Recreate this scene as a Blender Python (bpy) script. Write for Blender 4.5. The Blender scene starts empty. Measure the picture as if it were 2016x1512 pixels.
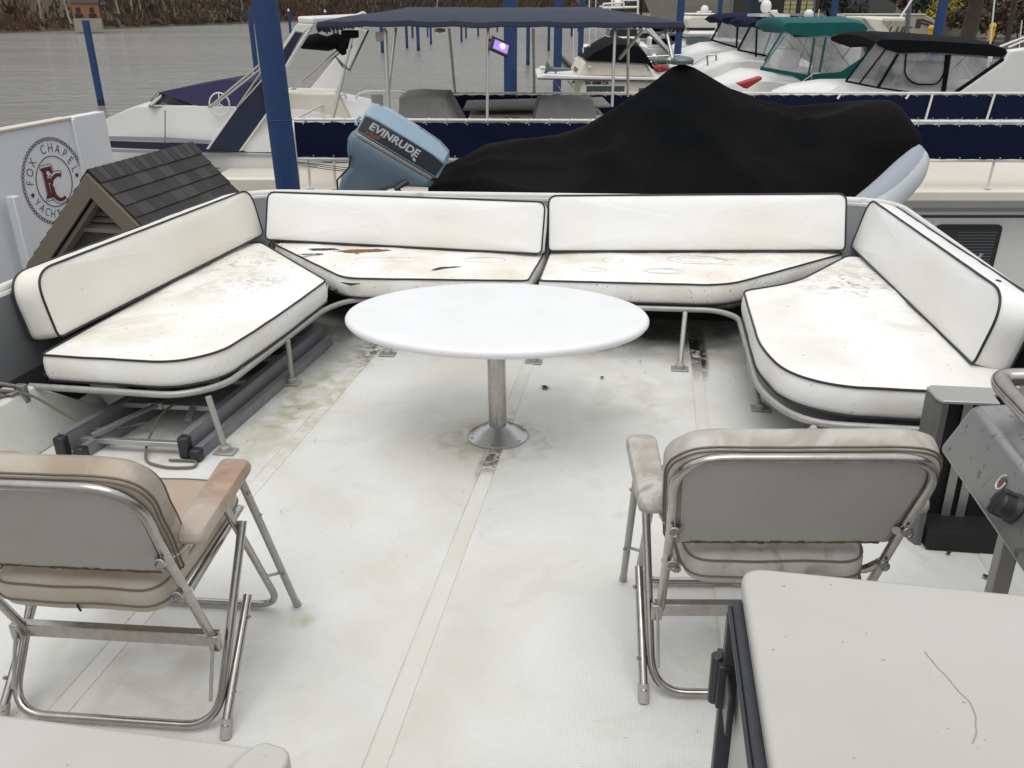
import bpy, bmesh, math, random
from mathutils import Vector, Matrix, noise
from math import radians, sin, cos, pi
random.seed(7)
S = bpy.context.scene
COL = S.collection

# ------------------------------------------------------------------ camera
HC, FPX, PCX, PCY, YH = 4.8, 1660.0, 1008.0, 756.0, 12.0
TH = math.atan2(PCY-YH, FPX)
cam_d = bpy.data.cameras.new('camera'); cam = bpy.data.objects.new('camera', cam_d); COL.objects.link(cam)
cam_d.lens = FPX/2016*36; cam_d.sensor_width = 36; cam_d.clip_start = .05; cam_d.clip_end = 5000
cam.location = (0, 0, HC); cam.rotation_euler = (pi/2-TH, 0, 0)
S.camera = cam
# ------------------------------------------------------------------ world / sun (overcast)
w = bpy.data.worlds.new('World'); S.world = w; w.use_nodes = True
nt = w.node_tree; nt.nodes.clear()
SUN_EL, SUN_AZ = radians(70), radians(195)
sky = nt.nodes.new('ShaderNodeTexSky'); sky.sky_type = 'NISHITA'; sky.sun_disc = False
sky.sun_elevation = SUN_EL; sky.sun_rotation = SUN_AZ; sky.air_density = 1.0; sky.dust_density = 3.0
tc = nt.nodes.new('ShaderNodeTexCoord'); sep = nt.nodes.new('ShaderNodeSeparateXYZ')
nt.links.new(tc.outputs['Generated'], sep.inputs[0])
mr = nt.nodes.new('ShaderNodeMapRange'); mr.inputs[1].default_value = -.05; mr.inputs[2].default_value = .8
mr.inputs[3].default_value = 3.6; mr.inputs[4].default_value = 12.5
nt.links.new(sep.outputs['Z'], mr.inputs[0])
cn = nt.nodes.new('ShaderNodeTexNoise'); cn.inputs['Scale'].default_value = 2.2; cn.inputs['Detail'].default_value = 5
nt.links.new(tc.outputs['Generated'], cn.inputs['Vector'])
mc = nt.nodes.new('ShaderNodeMapRange'); mc.inputs[3].default_value = .82; mc.inputs[4].default_value = 1.18
nt.links.new(cn.outputs['Fac'], mc.inputs[0])
mm = nt.nodes.new('ShaderNodeMath'); mm.operation = 'MULTIPLY'
nt.links.new(mr.outputs[0], mm.inputs[0]); nt.links.new(mc.outputs[0], mm.inputs[1])
cc = nt.nodes.new('ShaderNodeCombineColor')
for i, k in enumerate((.985, .99, 1.0)):
    q = nt.nodes.new('ShaderNodeMath'); q.operation = 'MULTIPLY'; q.inputs[1].default_value = k
    nt.links.new(mm.outputs[0], q.inputs[0]); nt.links.new(q.outputs[0], cc.inputs[i])
mx = nt.nodes.new('ShaderNodeMix'); mx.data_type = 'RGBA'; mx.inputs[0].default_value = .88
nt.links.new(sky.outputs[0], mx.inputs[6]); nt.links.new(cc.outputs[0], mx.inputs[7])
bg = nt.nodes.new('ShaderNodeBackground'); bg.inputs[1].default_value = .095
nt.links.new(mx.outputs[2], bg.inputs[0])
wo = nt.nodes.new('ShaderNodeOutputWorld'); nt.links.new(bg.outputs[0], wo.inputs[0])
sl = bpy.data.lights.new('sun', 'SUN'); sl.energy = 1.1; sl.angle = radians(42); sl.color = (1, .97, .93)
so = bpy.data.objects.new('sun', sl); COL.objects.link(so)
sd = Vector((sin(SUN_AZ)*cos(SUN_EL), cos(SUN_AZ)*cos(SUN_EL), sin(SUN_EL)))
so.rotation_euler = sd.to_track_quat('Z', 'Y').to_euler(); so.location = (0, -5, 30)
S.view_settings.view_transform = 'Standard'; S.view_settings.look = 'None'
S.view_settings.exposure = 0.05; S.view_settings.gamma = 1

# ------------------------------------------------------------------ helpers
def at(px, py, Y):
    "world point seen at photo pixel (px,py) at forward distance Y"
    x, u = px-PCX, PCY-py
    d = (x, FPX*cos(TH)+u*sin(TH), -FPX*sin(TH)+u*cos(TH)); t = Y/d[1]
    return Vector((d[0]*t, Y, HC+d[2]*t))
def atz(px, py, z):
    x, u = px-PCX, PCY-py
    d = (x, FPX*cos(TH)+u*sin(TH), -FPX*sin(TH)+u*cos(TH)); t = (z-HC)/d[2]
    return Vector((d[0]*t, d[1]*t, z))
# the deck of the yacht: its own frame (x to starboard of the picture, y aft, z up), 1.75 m under the eye
DX, DY, DZ = Vector((.9878, -.1548, .0183)), Vector((.1552, .9876, -.022)), Vector((-.0146, .0246, .9996))
DECK = Matrix.Translation(Vector((0, 0, HC))-1.75*DZ) @ Matrix((DX, DY, DZ)).transposed().to_4x4()
def D(x=0, y=0, z=0, rz=0): return DECK @ Matrix.Translation((x, y, z)) @ Matrix.Rotation(rz, 4, 'Z')

def nodes(m): return m.node_tree.nodes, m.node_tree.links
def mat(name, col, rough=.5, metal=0, var=None, var2=None, bump=None, coat=0, spec=.5, grid=None, alpha=None, trans=0, coords='Object', fine=None):
    """var=(scale, amount 0..1, other colour[, detail, low, high]); bump=(scale,strength,dist); grid=(spacing,strength)"""
    m = bpy.data.materials.new(name); m.use_nodes = True
    N, L = nodes(m); b = N['Principled BSDF']
    b.inputs['Base Color'].default_value = (*col, 1); b.inputs['Roughness'].default_value = rough
    b.inputs['Metallic'].default_value = metal; b.inputs['Specular IOR Level'].default_value = spec
    b.inputs['Coat Weight'].default_value = coat; b.inputs['Transmission Weight'].default_value = trans
    t = N.new('ShaderNodeTexCoord'); vec = t.outputs[coords]
    last = None
    for v in (var, var2):
        if not v: continue
        n = N.new('ShaderNodeTexNoise'); n.inputs['Scale'].default_value = v[0]; n.inputs['Detail'].default_value = v[3] if len(v) > 3 else 6
        n.inputs['Roughness'].default_value = .62
        L.new(vec, n.inputs['Vector'])
        r = N.new('ShaderNodeMapRange'); r.inputs[1].default_value = v[4] if len(v) > 4 else .35; r.inputs[2].default_value = v[5] if len(v) > 5 else .7
        r.inputs[4].default_value = v[1]; L.new(n.outputs['Fac'], r.inputs[0])
        x = N.new('ShaderNodeMix'); x.data_type = 'RGBA'; x.inputs[7].default_value = (*v[2], 1)
        if last: L.new(last, x.inputs[6])
        else: x.inputs[6].default_value = (*col, 1)
        L.new(r.outputs[0], x.inputs[0]); last = x.outputs[2]
    if last: L.new(last, b.inputs['Base Color'])
    nrm = None
    if bump:
        n = N.new('ShaderNodeTexNoise'); n.inputs['Scale'].default_value = bump[0]; n.inputs['Detail'].default_value = 5; L.new(vec, n.inputs['Vector'])
        p = N.new('ShaderNodeBump'); p.inputs['Strength'].default_value = bump[1]; p.inputs['Distance'].default_value = bump[2] if len(bump) > 2 else .01
        L.new(n.outputs['Fac'], p.inputs['Height']); nrm = p.outputs[0]; L.new(nrm, b.inputs['Normal'])
    if grid:
        h = None
        s = N.new('ShaderNodeSeparateXYZ'); L.new(vec, s.inputs[0])
        for ax in ('X', 'Y'):
            a = N.new('ShaderNodeMath'); a.operation = 'MULTIPLY'; a.inputs[1].default_value = 2*pi/grid[0]; L.new(s.outputs[ax], a.inputs[0])
            c = N.new('ShaderNodeMath'); c.operation = 'SINE'; L.new(a.outputs[0], c.inputs[0])
            if h is None: h = c.outputs[0]
            else:
                k = N.new('ShaderNodeMath'); k.operation = 'MAXIMUM'; L.new(h, k.inputs[0]); L.new(c.outputs[0], k.inputs[1]); h = k.outputs[0]
        p = N.new('ShaderNodeBump'); p.inputs['Strength'].default_value = grid[1]; p.inputs['Distance'].default_value = .0015
        L.new(h, p.inputs['Height'])
        if nrm: L.new(nrm, p.inputs['Normal'])
        L.new(p.outputs[0], b.inputs['Normal'])
    if alpha is not None:
        b.inputs['Alpha'].default_value = alpha
    return m

class MB:
    def __init__(s): s.v = []; s.f = []; s.m = []
    def add(s, V, Fs, mi=0, T=None):
        o = len(s.v)
        s.v += [(T @ Vector(p)) if T else Vector(p) for p in V]
        for f in Fs: s.f.append([o+i for i in f]); s.m.append(mi)
        return s
    def box(s, c, d, mi=0, T=None):
        x, y, z = [k/2 for k in d]
        V = [(c[0]+i*x, c[1]+j*y, c[2]+k*z) for k in (-1, 1) for j in (-1, 1) for i in (-1, 1)]
        return s.add(V, [(0, 2, 3, 1), (4, 5, 7, 6), (0, 1, 5, 4), (2, 6, 7, 3), (0, 4, 6, 2), (1, 3, 7, 5)], mi, T)
    def hexa(s, V, mi=0, T=None):  # bottom 4 (ccw) + top 4
        return s.add(V, [(3, 2, 1, 0), (4, 5, 6, 7), (0, 1, 5, 4), (1, 2, 6, 5), (2, 3, 7, 6), (3, 0, 4, 7)], mi, T)
    def bar(s, a, b, w, h, mi=0, T=None):  # rectangular bar from a to b
        a = Vector(a); b = Vector(b); d = (b-a).normalized()
        up = Vector((0, 0, 1)) if abs(d.z) < .95 else Vector((0, 1, 0))
        r = d.cross(up).normalized()*w/2; u = r.cross(d).normalized()*h/2
        return s.hexa([a-r-u, a+r-u, a+r+u, a-r+u, b-r-u, b+r-u, b+r+u, b-r+u], mi, T)
    def rings(s, R, mi=0, cap=(True, True), closed=False, T=None):
        n = len(R[0]); V = [p for r in R for p in r]; Fs = []
        m = len(R)
        for i in range(m if closed else m-1):
            j = (i+1) % m
            for k in range(n): Fs.append((i*n+k, i*n+(k+1) % n, j*n+(k+1) % n, j*n+k))
        if not closed:
            if cap[0]: Fs.append(tuple(reversed(range(n))))
            if cap[1]: Fs.append(tuple(range((m-1)*n, m*n)))
        return s.add(V, Fs, mi, T)
    def tube(s, P, r, n=10, closed=False, mi=0, T=None, flat=1.0):
        P = [Vector(p) for p in P]; m = len(P); R = []
        def tan(i):
            a = P[(i-1) % m] if (closed or i > 0) else P[i]; b = P[(i+1) % m] if (closed or i < m-1) else P[i]
            return (b-a).normalized()
        t = tan(0); up = Vector((0, 0, 1)) if abs(t.z) < .9 else Vector((1, 0, 0))
        u = t.cross(up).normalized(); pt = t
        for i in range(m):
            t = tan(i); q = pt.rotation_difference(t); u = (q @ u); u = (u-t*u.dot(t)).normalized(); pt = t
            w_ = t.cross(u); rr = r[i] if isinstance(r, (list, tuple)) else r
            R.append([P[i]+(u*cos(2*pi*k/n)+w_*sin(2*pi*k/n)*flat)*rr for k in range(n)])
        return s.rings(R, mi, closed=closed, T=T)
    def cyl(s, a, b, r, n=16, mi=0, T=None, r2=None): return s.tube([a, b], [r, r if r2 is None else r2], n, mi=mi, T=T)
    def lathe(s, prof, n=24, mi=0, T=None):
        R = [[(r*cos(2*pi*k/n), r*sin(2*pi*k/n), z) for k in range(n)] for r, z in prof]
        return s.rings(R, mi, T=T)
    def ball(s, c, r, n=10, mi=0, sc=(1, 1, 1), T=None):
        c = Vector(c); R = []
        for i in range(1, n):
            a = -pi/2+pi*i/n
            R.append([c+Vector((r*cos(a)*cos(2*pi*k/(2*n))*sc[0], r*cos(a)*sin(2*pi*k/(2*n))*sc[1], r*sin(a)*sc[2])) for k in range(2*n)])
        return s.rings(R, mi, T=T)
    def prism(s, P, h, mi=0, T=None):  # 2-D outline (x,y) extruded along z
        n = len(P); V = [(p[0], p[1], 0) for p in P]+[(p[0], p[1], h) for p in P]
        return s.add(V, [tuple(reversed(range(n))), tuple(range(n, 2*n))]+[(i, (i+1) % n, n+(i+1) % n, n+i) for i in range(n)], mi, T)
    def slab(s, P, t, mi=0, T=None):  # planar polygon of 3-D points given a thickness vector
        P = [Vector(p) for p in P]; t = Vector(t); n = len(P)
        return s.add(P+[p+t for p in P], [tuple(range(n)), tuple(reversed(range(n, 2*n)))]+[((i+1) % n, i, n+i, n+(i+1) % n) for i in range(n)], mi, T)
    def build(s, name, mats, parent=None, M=None, smooth=40, bevel=0, seg=2, fixn=True):
        me = bpy.data.meshes.new(name); me.from_pydata([tuple(p) for p in s.v], [], s.f)
        if not isinstance(mats, (list, tuple)): mats = [mats]
        for x in mats: me.materials.append(x)
        me.polygons.foreach_set('material_index', s.m)
        if fixn:
            bm = bmesh.new(); bm.from_mesh(me); bmesh.ops.recalc_face_normals(bm, faces=bm.faces); bm.to_mesh(me); bm.free()
        me.update()
        if smooth:
            me.polygons.foreach_set('use_smooth', [True]*len(me.polygons)); me.set_sharp_from_angle(angle=radians(smooth))
        o = bpy.data.objects.new(name, me); COL.objects.link(o)
        if parent: o.parent = parent
        if M is not None: o.matrix_world = M
        if bevel:
            b = o.modifiers.new('bevel', 'BEVEL'); b.width = bevel; b.segments = seg; b.limit_method = 'ANGLE'; b.angle_limit = radians(35)
            b.harden_normals = False
        return o
def fillet(P, r, n=6, closed=False):
    P = [Vector(p) for p in P]; out = []; m = len(P)
    for i, p in enumerate(P):
        if not closed and i in (0, m-1): out.append(p); continue
        a = P[(i-1) % m]; b = P[(i+1) % m]; rr = r[i] if isinstance(r, (list, tuple)) else r
        if rr <= 0: out.append(p); continue
        va, vb = (a-p), (b-p); d = min(rr, va.length*.48, vb.length*.48)
        s0, s1 = p+va.normalized()*d, p+vb.normalized()*d
        for k in range(n+1):
            t = k/n; out.append((1-t)**2*s0+2*t*(1-t)*p+t*t*s1)
    return out
def resample(P, step, closed=True):
    P = [Vector(p) for p in P]; Q = P+[P[0]] if closed else P; L = [0]
    for i in range(len(Q)-1): L.append(L[-1]+(Q[i+1]-Q[i]).length)
    n = max(8, int(L[-1]/step)); out = []; j = 0
    for k in range(n if closed else n+1):
        d = L[-1]*k/n
        while j < len(L)-2 and L[j+1] < d: j += 1
        seg = L[j+1]-L[j]; t = 0 if seg == 0 else (d-L[j])/seg; out.append(Q[j].lerp(Q[j+1], t))
    return out
def thing(name, label, cat, M=None, group=None):
    o = bpy.data.objects.new(name, None); COL.objects.link(o); o.empty_display_size = .1
    if M is not None: o.matrix_world = M
    o['label'] = label; o['category'] = cat
    if group: o['group'] = group
    return o
def tag(o, label, cat, group=None):
    o['label'] = label; o['category'] = cat
    if group: o['group'] = group
    return o
def copy_thing(root, M, label, group=None):
    r = root.copy(); COL.objects.link(r); r.matrix_world = M; r['label'] = label
    if group: r['group'] = group
    for ch in [o for o in bpy.data.objects if o.parent == root]:
        c = ch.copy(); COL.objects.link(c); c.parent = r
        for g in [o for o in bpy.data.objects if o.parent == ch]:
            d = g.copy(); COL.objects.link(d); d.parent = c
    return r
def text_mb(body, size, depth=.002, mi=0, T=None, bold=0.0, sx=1.0, shear=0.0):
    cu = bpy.data.curves.new('tmp', 'FONT'); cu.body = body; cu.size = size; cu.extrude = depth; cu.align_x = 'CENTER'; cu.align_y = 'CENTER'
    cu.offset = bold; cu.shear = shear; cu.resolution_u = 4
    o = bpy.data.objects.new('tmp', cu); COL.objects.link(o)
    bpy.context.view_layer.update()
    me = bpy.data.meshes.new_from_object(o.evaluated_get(bpy.context.evaluated_depsgraph_get()))
    V = [Vector((p.co.x*sx, p.co.y, p.co.z)) for p in me.vertices]; Fs = [tuple(p.vertices) for p in me.polygons]
    bpy.data.objects.remove(o); bpy.data.curves.remove(cu); bpy.data.meshes.remove(me)
    return V, Fs
def frame(o, x, up):  # matrix with local x along x, local y ~ up, z = out of the plane
    x = Vector(x).normalized(); y = Vector(up); y = (y-x*y.dot(x)).normalized(); z = x.cross(y)
    return Matrix.Translation(Vector(o)) @ Matrix((x, y, z)).transposed().to_4x4()

# ------------------------------------------------------------------ materials
M = {}
def wm(name, *a, **k): M[name] = mat(name, *a, **k)
wm('gelcoat', (.74, .74, .72), .28, var=(1.3, .35, (.62, .61, .57)), var2=(22, .18, (.5, .48, .42), 8, .55, .8), bump=(3, .05, .02))
wm('gelcoat_cream', (.72, .69, .61), .35, var=(1.1, .4, (.6, .56, .47)), var2=(14, .2, (.45, .42, .33), 8, .55, .8))
wm('roof_cream', (.66, .6, .52), .5, var=(.9, .5, (.55, .49, .41)), var2=(9, .3, (.42, .37, .3), 8, .55, .85))
wm('table_white', (.79, .8, .805), .35, var=(3.5, .7, (.72, .73, .72)), var2=(30, .5, (.55, .54, .5), 4, .68, .74), bump=(40, .03, .002))
wm('inner_grey', (.12, .128, .132), .6, var=(6, .35, (.12, .13, .135)), var2=(110, .85, (.04, .045, .05), 3, .66, .72))
wm('inner_white', (.76, .76, .73), .5, var=(3, .5, (.5, .5, .45)), var2=(20, .3, (.33, .32, .26), 8, .55, .8))
wm('piping', (.018, .018, .024), .5)
wm('chrome', (.46, .44, .42), .22, 1, var=(30, .6, (.3, .28, .26)), var2=(160, .4, (.2, .17, .14), 4, .6, .75))
wm('aluminium', (.45, .45, .44), .42, .75, var=(18, .5, (.42, .41, .38)), bump=(60, .05, .002))
wm('rail_paint', (.7, .7, .68), .4, var=(8, .4, (.55, .54, .5)))
wm('frame_paint', (.4, .4, .38), .42, .3, var=(14, .6, (.27, .26, .24)), var2=(60, .4, (.12, .11, .09), 5, .62, .75))
wm('stainless', (.55, .55, .55), .3, 1, var=(9, .6, (.4, .4, .41)), var2=(55, .5, (.2, .18, .16), 4, .68, .74), bump=(90, .05, .001))
wm('steel_panel', (.42, .42, .42), .36, .85, var=(7, .4, (.33, .33, .325)), var2=(30, .7, (.17, .16, .14), 3, .6, .66), bump=(120, .06, .001))
wm('dark_gap', (.012, .012, .013), .7)
wm('black_plastic', (.02, .021, .023), .45)
wm('dark_rubber', (.028, .032, .038), .4, var=(30, .3, (.06, .065, .07)))
wm('ladder_grey', (.24, .245, .26), .5, .3, var=(12, .4, (.11, .11, .12)), var2=(60, .3, (.3, .3, .3), 5, .6, .8))
wm('rope_old', (.16, .14, .11), .9, bump=(200, .5, .003))
wm('rust', (.16, .075, .035), .9, var=(60, .7, (.05, .03, .02)))
wm('foam', (.25, .115, .035), .95, var=(60, .7, (.09, .045, .02)), bump=(120, .6, .004))
wm('torn', (.03, .028, .025), .9)
wm('scribble', (.42, .39, .36), .8)
wm('leaf_brown', (.05, .03, .018), .8, var=(80, .6, (.02, .012, .01)))
wm('navy_canvas', (.006, .009, .031), .85, var=(2, .4, (.009, .013, .04)), bump=(6, .15, .02), spec=.1)
wm('navy_top', (.018, .026, .048), .75, var=(1.2, .6, (.035, .045, .07)), var2=(30, .3, (.06, .06, .065), 6, .55, .8), spec=.3)
wm('black_canvas', (.0032, .0038, .0044), .75, var=(1.2, .8, (.009, .0085, .008)), bump=(3.2, .6, .06), spec=.07)
wm('black_soft', (.005, .006, .0075), .85, var=(5, .5, (.009, .009, .009)), bump=(9, .4, .03), spec=.1)
wm('teal_canvas', (.004, .095, .09), .75, var=(3, .5, (.003, .07, .07)), bump=(5, .3, .03), spec=.25)
wm('purple_canvas', (.014, .013, .05), .75, var=(3, .5, (.01, .01, .035)), bump=(5, .25, .03), spec=.25)
wm('grey_canvas', (.3, .29, .275), .85, var=(2.5, .6, (.2, .195, .185)), var2=(9, .5, (.09, .085, .08), 7, .58, .8), bump=(4, .4, .05))
wm('navy_paint', (.007, .012, .04), .2, coat=.5)
wm('silver_paint', (.32, .34, .37), .3, .2)
wm('blue_piling', (.012, .046, .145), .5, var=(2.5, .5, (.01, .038, .13)), var2=(30, .7, (.02, .024, .04), 9, .62, .7), bump=(14, .4, .01))
wm('blue_faded', (.014, .048, .15), .6, var=(1.5, .5, (.01, .035, .12)))
wm('piling_wet', (.02, .022, .03), .4)
wm('cowl_blue', (.24, .34, .42), .22, coat=.5, var=(5, .3, (.16, .27, .36)))
wm('cowl_lower', (.14, .2, .25), .35, var=(8, .5, (.09, .15, .2)))
wm('cowl_dark', (.008, .012, .02), .15, coat=.8)
wm('decal_silver', (.5, .52, .54), .4); wm('decal_red', (.45, .04, .03), .4)
wm('tube_grey', (.34, .38, .43), .5, var=(6, .4, (.27, .3, .34))); wm('tube_pale', (.52, .55, .57), .45, var=(12, .4, (.42, .45, .46)))
wm('sign_white', (.74, .76, .78), .35, var=(.9, .25, (.66, .68, .7)), var2=(14, .12, (.42, .42, .4), 7, .6, .8))
wm('sign_cream', (.6, .54, .48), .6); wm('sign_ink', (.05, .03, .045), .5); wm('sign_maroon', (.12, .008, .02), .5)
wm('trim_taupe', (.15, .128, .1), .6, var=(3, .35, (.115, .1, .078)), var2=(30, .2, (.07, .06, .05), 7, .6, .8))
wm('siding_taupe', (.085, .078, .062), .7); wm('louvre_grey', (.2, .19, .165), .6)
wm('shingle', (.045, .044, .044), .95, var=(9, .7, (.03, .03, .03)), bump=(160, .8, .004))
wm('glass_dark', (.01, .013, .015), .08, spec=.8); wm('window_green', (.012, .04, .042), .1, spec=.7)
wm('bronze_glass', (.06, .05, .045), .1)
wm('dock', (.2, .19, .175), .9, var=(2, .5, (.13, .125, .115)))
wm('brick_orange', (.3, .14, .065), .9, var=(.6, .6, (.19, .1, .06))); wm('concrete', (.36, .33, .29), .9, var=(.5, .6, (.2, .18, .15)))
wm('brown_dark', (.035, .028, .022), .9); wm('retaining', (.1, .1, .105), .9, var=(.3, .4, (.07, .07, .075)))
wm('rv_beige', (.42, .37, .29), .5, var=(.6, .3, (.34, .3, .23))); wm('rv_dark', (.05, .045, .04), .5)
wm('yellow', (.6, .36, .01), .6); wm('yellow_dull', (.42, .38, .2), .6)
wm('horn_grey', (.13, .16, .18), .45, .4); wm('red_paint', (.35, .02, .025), .5); wm('green_paint', (.02, .07, .06), .5)
wm('wheel_white', (.7, .7, .68), .4)
# clear vinyl window: mostly see-through, milky, shiny
def clear_mat(name, tint, k):
    m = bpy.data.materials.new(name); m.use_nodes = True; N, L = nodes(m); b = N['Principled BSDF']
    b.inputs['Base Color'].default_value = (*tint, 1); b.inputs['Roughness'].default_value = .12
    t = N.new('ShaderNodeTexCoord'); n = N.new('ShaderNodeTexNoise'); n.inputs['Scale'].default_value = 1.6; n.inputs['Detail'].default_value = 4; n.inputs['Distortion'].default_value = 1.2
    L.new(t.outputs['Object'], n.inputs[0]); r = N.new('ShaderNodeMapRange'); r.inputs[1].default_value = .35; r.inputs[2].default_value = .65; r.inputs[3].default_value = k[0]; r.inputs[4].default_value = k[1]
    L.new(n.outputs['Fac'], r.inputs[0]); L.new(r.outputs[0], b.inputs['Alpha'])
    p = N.new('ShaderNodeBump'); p.inputs['Strength'].default_value = .2; p.inputs['Distance'].default_value = .03; L.new(n.outputs['Fac'], p.inputs['Height']); L.new(p.outputs[0], b.inputs['Normal'])
    M[name] = m
clear_mat('clear_vinyl', (.5, .51, .52), (.1, .34)); clear_mat('smoked_glass', (.03, .03, .035), (.75, .85))

# vinyl: off-white with yellowing, mildew along the rear edge and scattered black specks
def vinyl(name, base, stain, st=(1.8, .5, .42, .75), speck=(90, .705, .73), dirt=(.2, .17, .12), edge=None, spots=()):
    m = bpy.data.materials.new(name); m.use_nodes = True; N, L = nodes(m); b = N['Principled BSDF']
    b.inputs['Roughness'].default_value = .42; b.inputs['Specular IOR Level'].default_value = .35
    t = N.new('ShaderNodeTexCoord'); V = t.outputs['Object']
    def noi(sc, det=6, dist=0):
        n = N.new('ShaderNodeTexNoise'); n.inputs['Scale'].default_value = sc; n.inputs['Detail'].default_value = det; n.inputs['Distortion'].default_value = dist; L.new(V, n.inputs[0]); return n.outputs['Fac']
    def mp(x, a, c, lo, hi):
        r = N.new('ShaderNodeMapRange'); r.inputs[1].default_value = a; r.inputs[2].default_value = c; r.inputs[3].default_value = lo; r.inputs[4].default_value = hi; L.new(x, r.inputs[0]); return r.outputs[0]
    def mul(x, y):
        k = N.new('ShaderNodeMath'); k.operation = 'MULTIPLY'; L.new(x, k.inputs[0]); L.new(y, k.inputs[1]); return k.outputs[0]
    def mix(f, a, c):
        x = N.new('ShaderNodeMix'); x.data_type = 'RGBA'; L.new(f, x.inputs[0])
        if isinstance(a, tuple): x.inputs[6].default_value = (*a, 1)
        else: L.new(a, x.inputs[6])
        x.inputs[7].default_value = (*c, 1); return x.outputs[2]
    c = mix(mp(noi(st[0], 5, .5), st[2], st[3], 0, st[1]), base, stain)
    c = mix(mp(noi(speck[0], 4), speck[1], speck[2], 0, .8), c, dirt)
    for (px, py, pz, r0, amt, col, sc, lo) in spots:
        s = N.new('ShaderNodeVectorMath'); s.operation = 'DISTANCE'; L.new(V, s.inputs[0]); s.inputs[1].default_value = (px, py, pz)
        f = mul(mp(s.outputs['Value'], r0, r0*.25, 0, 1), mp(noi(sc, 8, 1.5), lo, lo+.18, 0, amt)); c = mix(f, c, col)
    L.new(c, b.inputs['Base Color'])
    n1 = noi(7, 3, 1.0); p = N.new('ShaderNodeBump'); p.inputs['Strength'].default_value = .22; p.inputs['Distance'].default_value = .02; L.new(n1, p.inputs['Height'])
    p2 = N.new('ShaderNodeBump'); p2.inputs['Strength'].default_value = .15; p2.inputs['Distance'].default_value = .001; L.new(noi(450, 2), p2.inputs['Height']); L.new(p.outputs[0], p2.inputs['Normal'])
    L.new(p2.outputs[0], b.inputs['Normal']); M[name] = m; return m
W0, YE = (.84, .84, .825), (.72, .68, .58)
GR = (.13, .12, .08)
vinyl('vinyl_back', W0, (.72, .69, .57), (1.3, .5, .4, .75), speck=(70, .74, .77))
vinyl('vinyl_back_left', (.8, .79, .73), (.72, .69, .56), (1.3, .7, .35, .75), speck=(70, .74, .77))
vinyl('vinyl_seat_left', W0, YE, (2.2, .75, .42, .72), speck=(55, .68, .71), spots=(
    (-2.45, 4.9, .42, .5, .6, (.3, .24, .15), 9, .5), (-2.5, 4.4, .42, .45, .5, (.45, .4, .25), 5, .45), (-2.2, 4.45, .43, .22, .8, (.3, .25, .18), 22, .48), (-2.6, 3.6, .42, .4, .45, (.55, .5, .36), 4, .42)))
vinyl('vinyl_seat_right', W0, (.7, .64, .55), (2.0, .7, .45, .75), speck=(45, .7, .73), spots=(
    (1.12, 4.75, .43, .34, .9, (.2, .18, .14), 14, .5), (1.2, 5.0, .43, .4, .6, (.5, .42, .3), 6, .4), (1.28, 4.1, .42, .3, .45, (.55, .45, .35), 5, .45)))
vinyl('vinyl_aft', W0, (.68, .61, .48), (3, .75, .42, .7), speck=(60, .66, .69), dirt=(.14, .11, .09))
vinyl('chair_left_vinyl', (.45, .41, .35), (.33, .23, .145), (2.6, .6, .42, .68), speck=(120, .7, .74), spots=((0, .2, .04, .15, .95, (.22, .14, .1), 8, .36), (0, .66, .07, .5, .8, (.38, .29, .2), 4, .38), (-.2, .56, .06, .25, .7, (.2, .18, .15), 9, .42), (0, .22, .1, .3, .6, (.42, .27, .18), 4, .4)))
vinyl('chair_right_vinyl', (.5, .485, .45), (.36, .33, .28), (3, .7, .42, .7), speck=(120, .7, .74), spots=((0, .2, .04, .2, .5, (.27, .21, .16), 9, .42), (0, .68, .05, .6, .6, (.26, .225, .18), 6, .42), (0, 0, .05, .2, .8, (.2, .17, .12), 12, .45)))
wm('chair_board', (.4, .39, .37), .55, var=(3, .8, (.32, .31, .285)), var2=(26, .6, (.24, .21, .17), 7, .62, .74), bump=(12, .15, .01))

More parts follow.
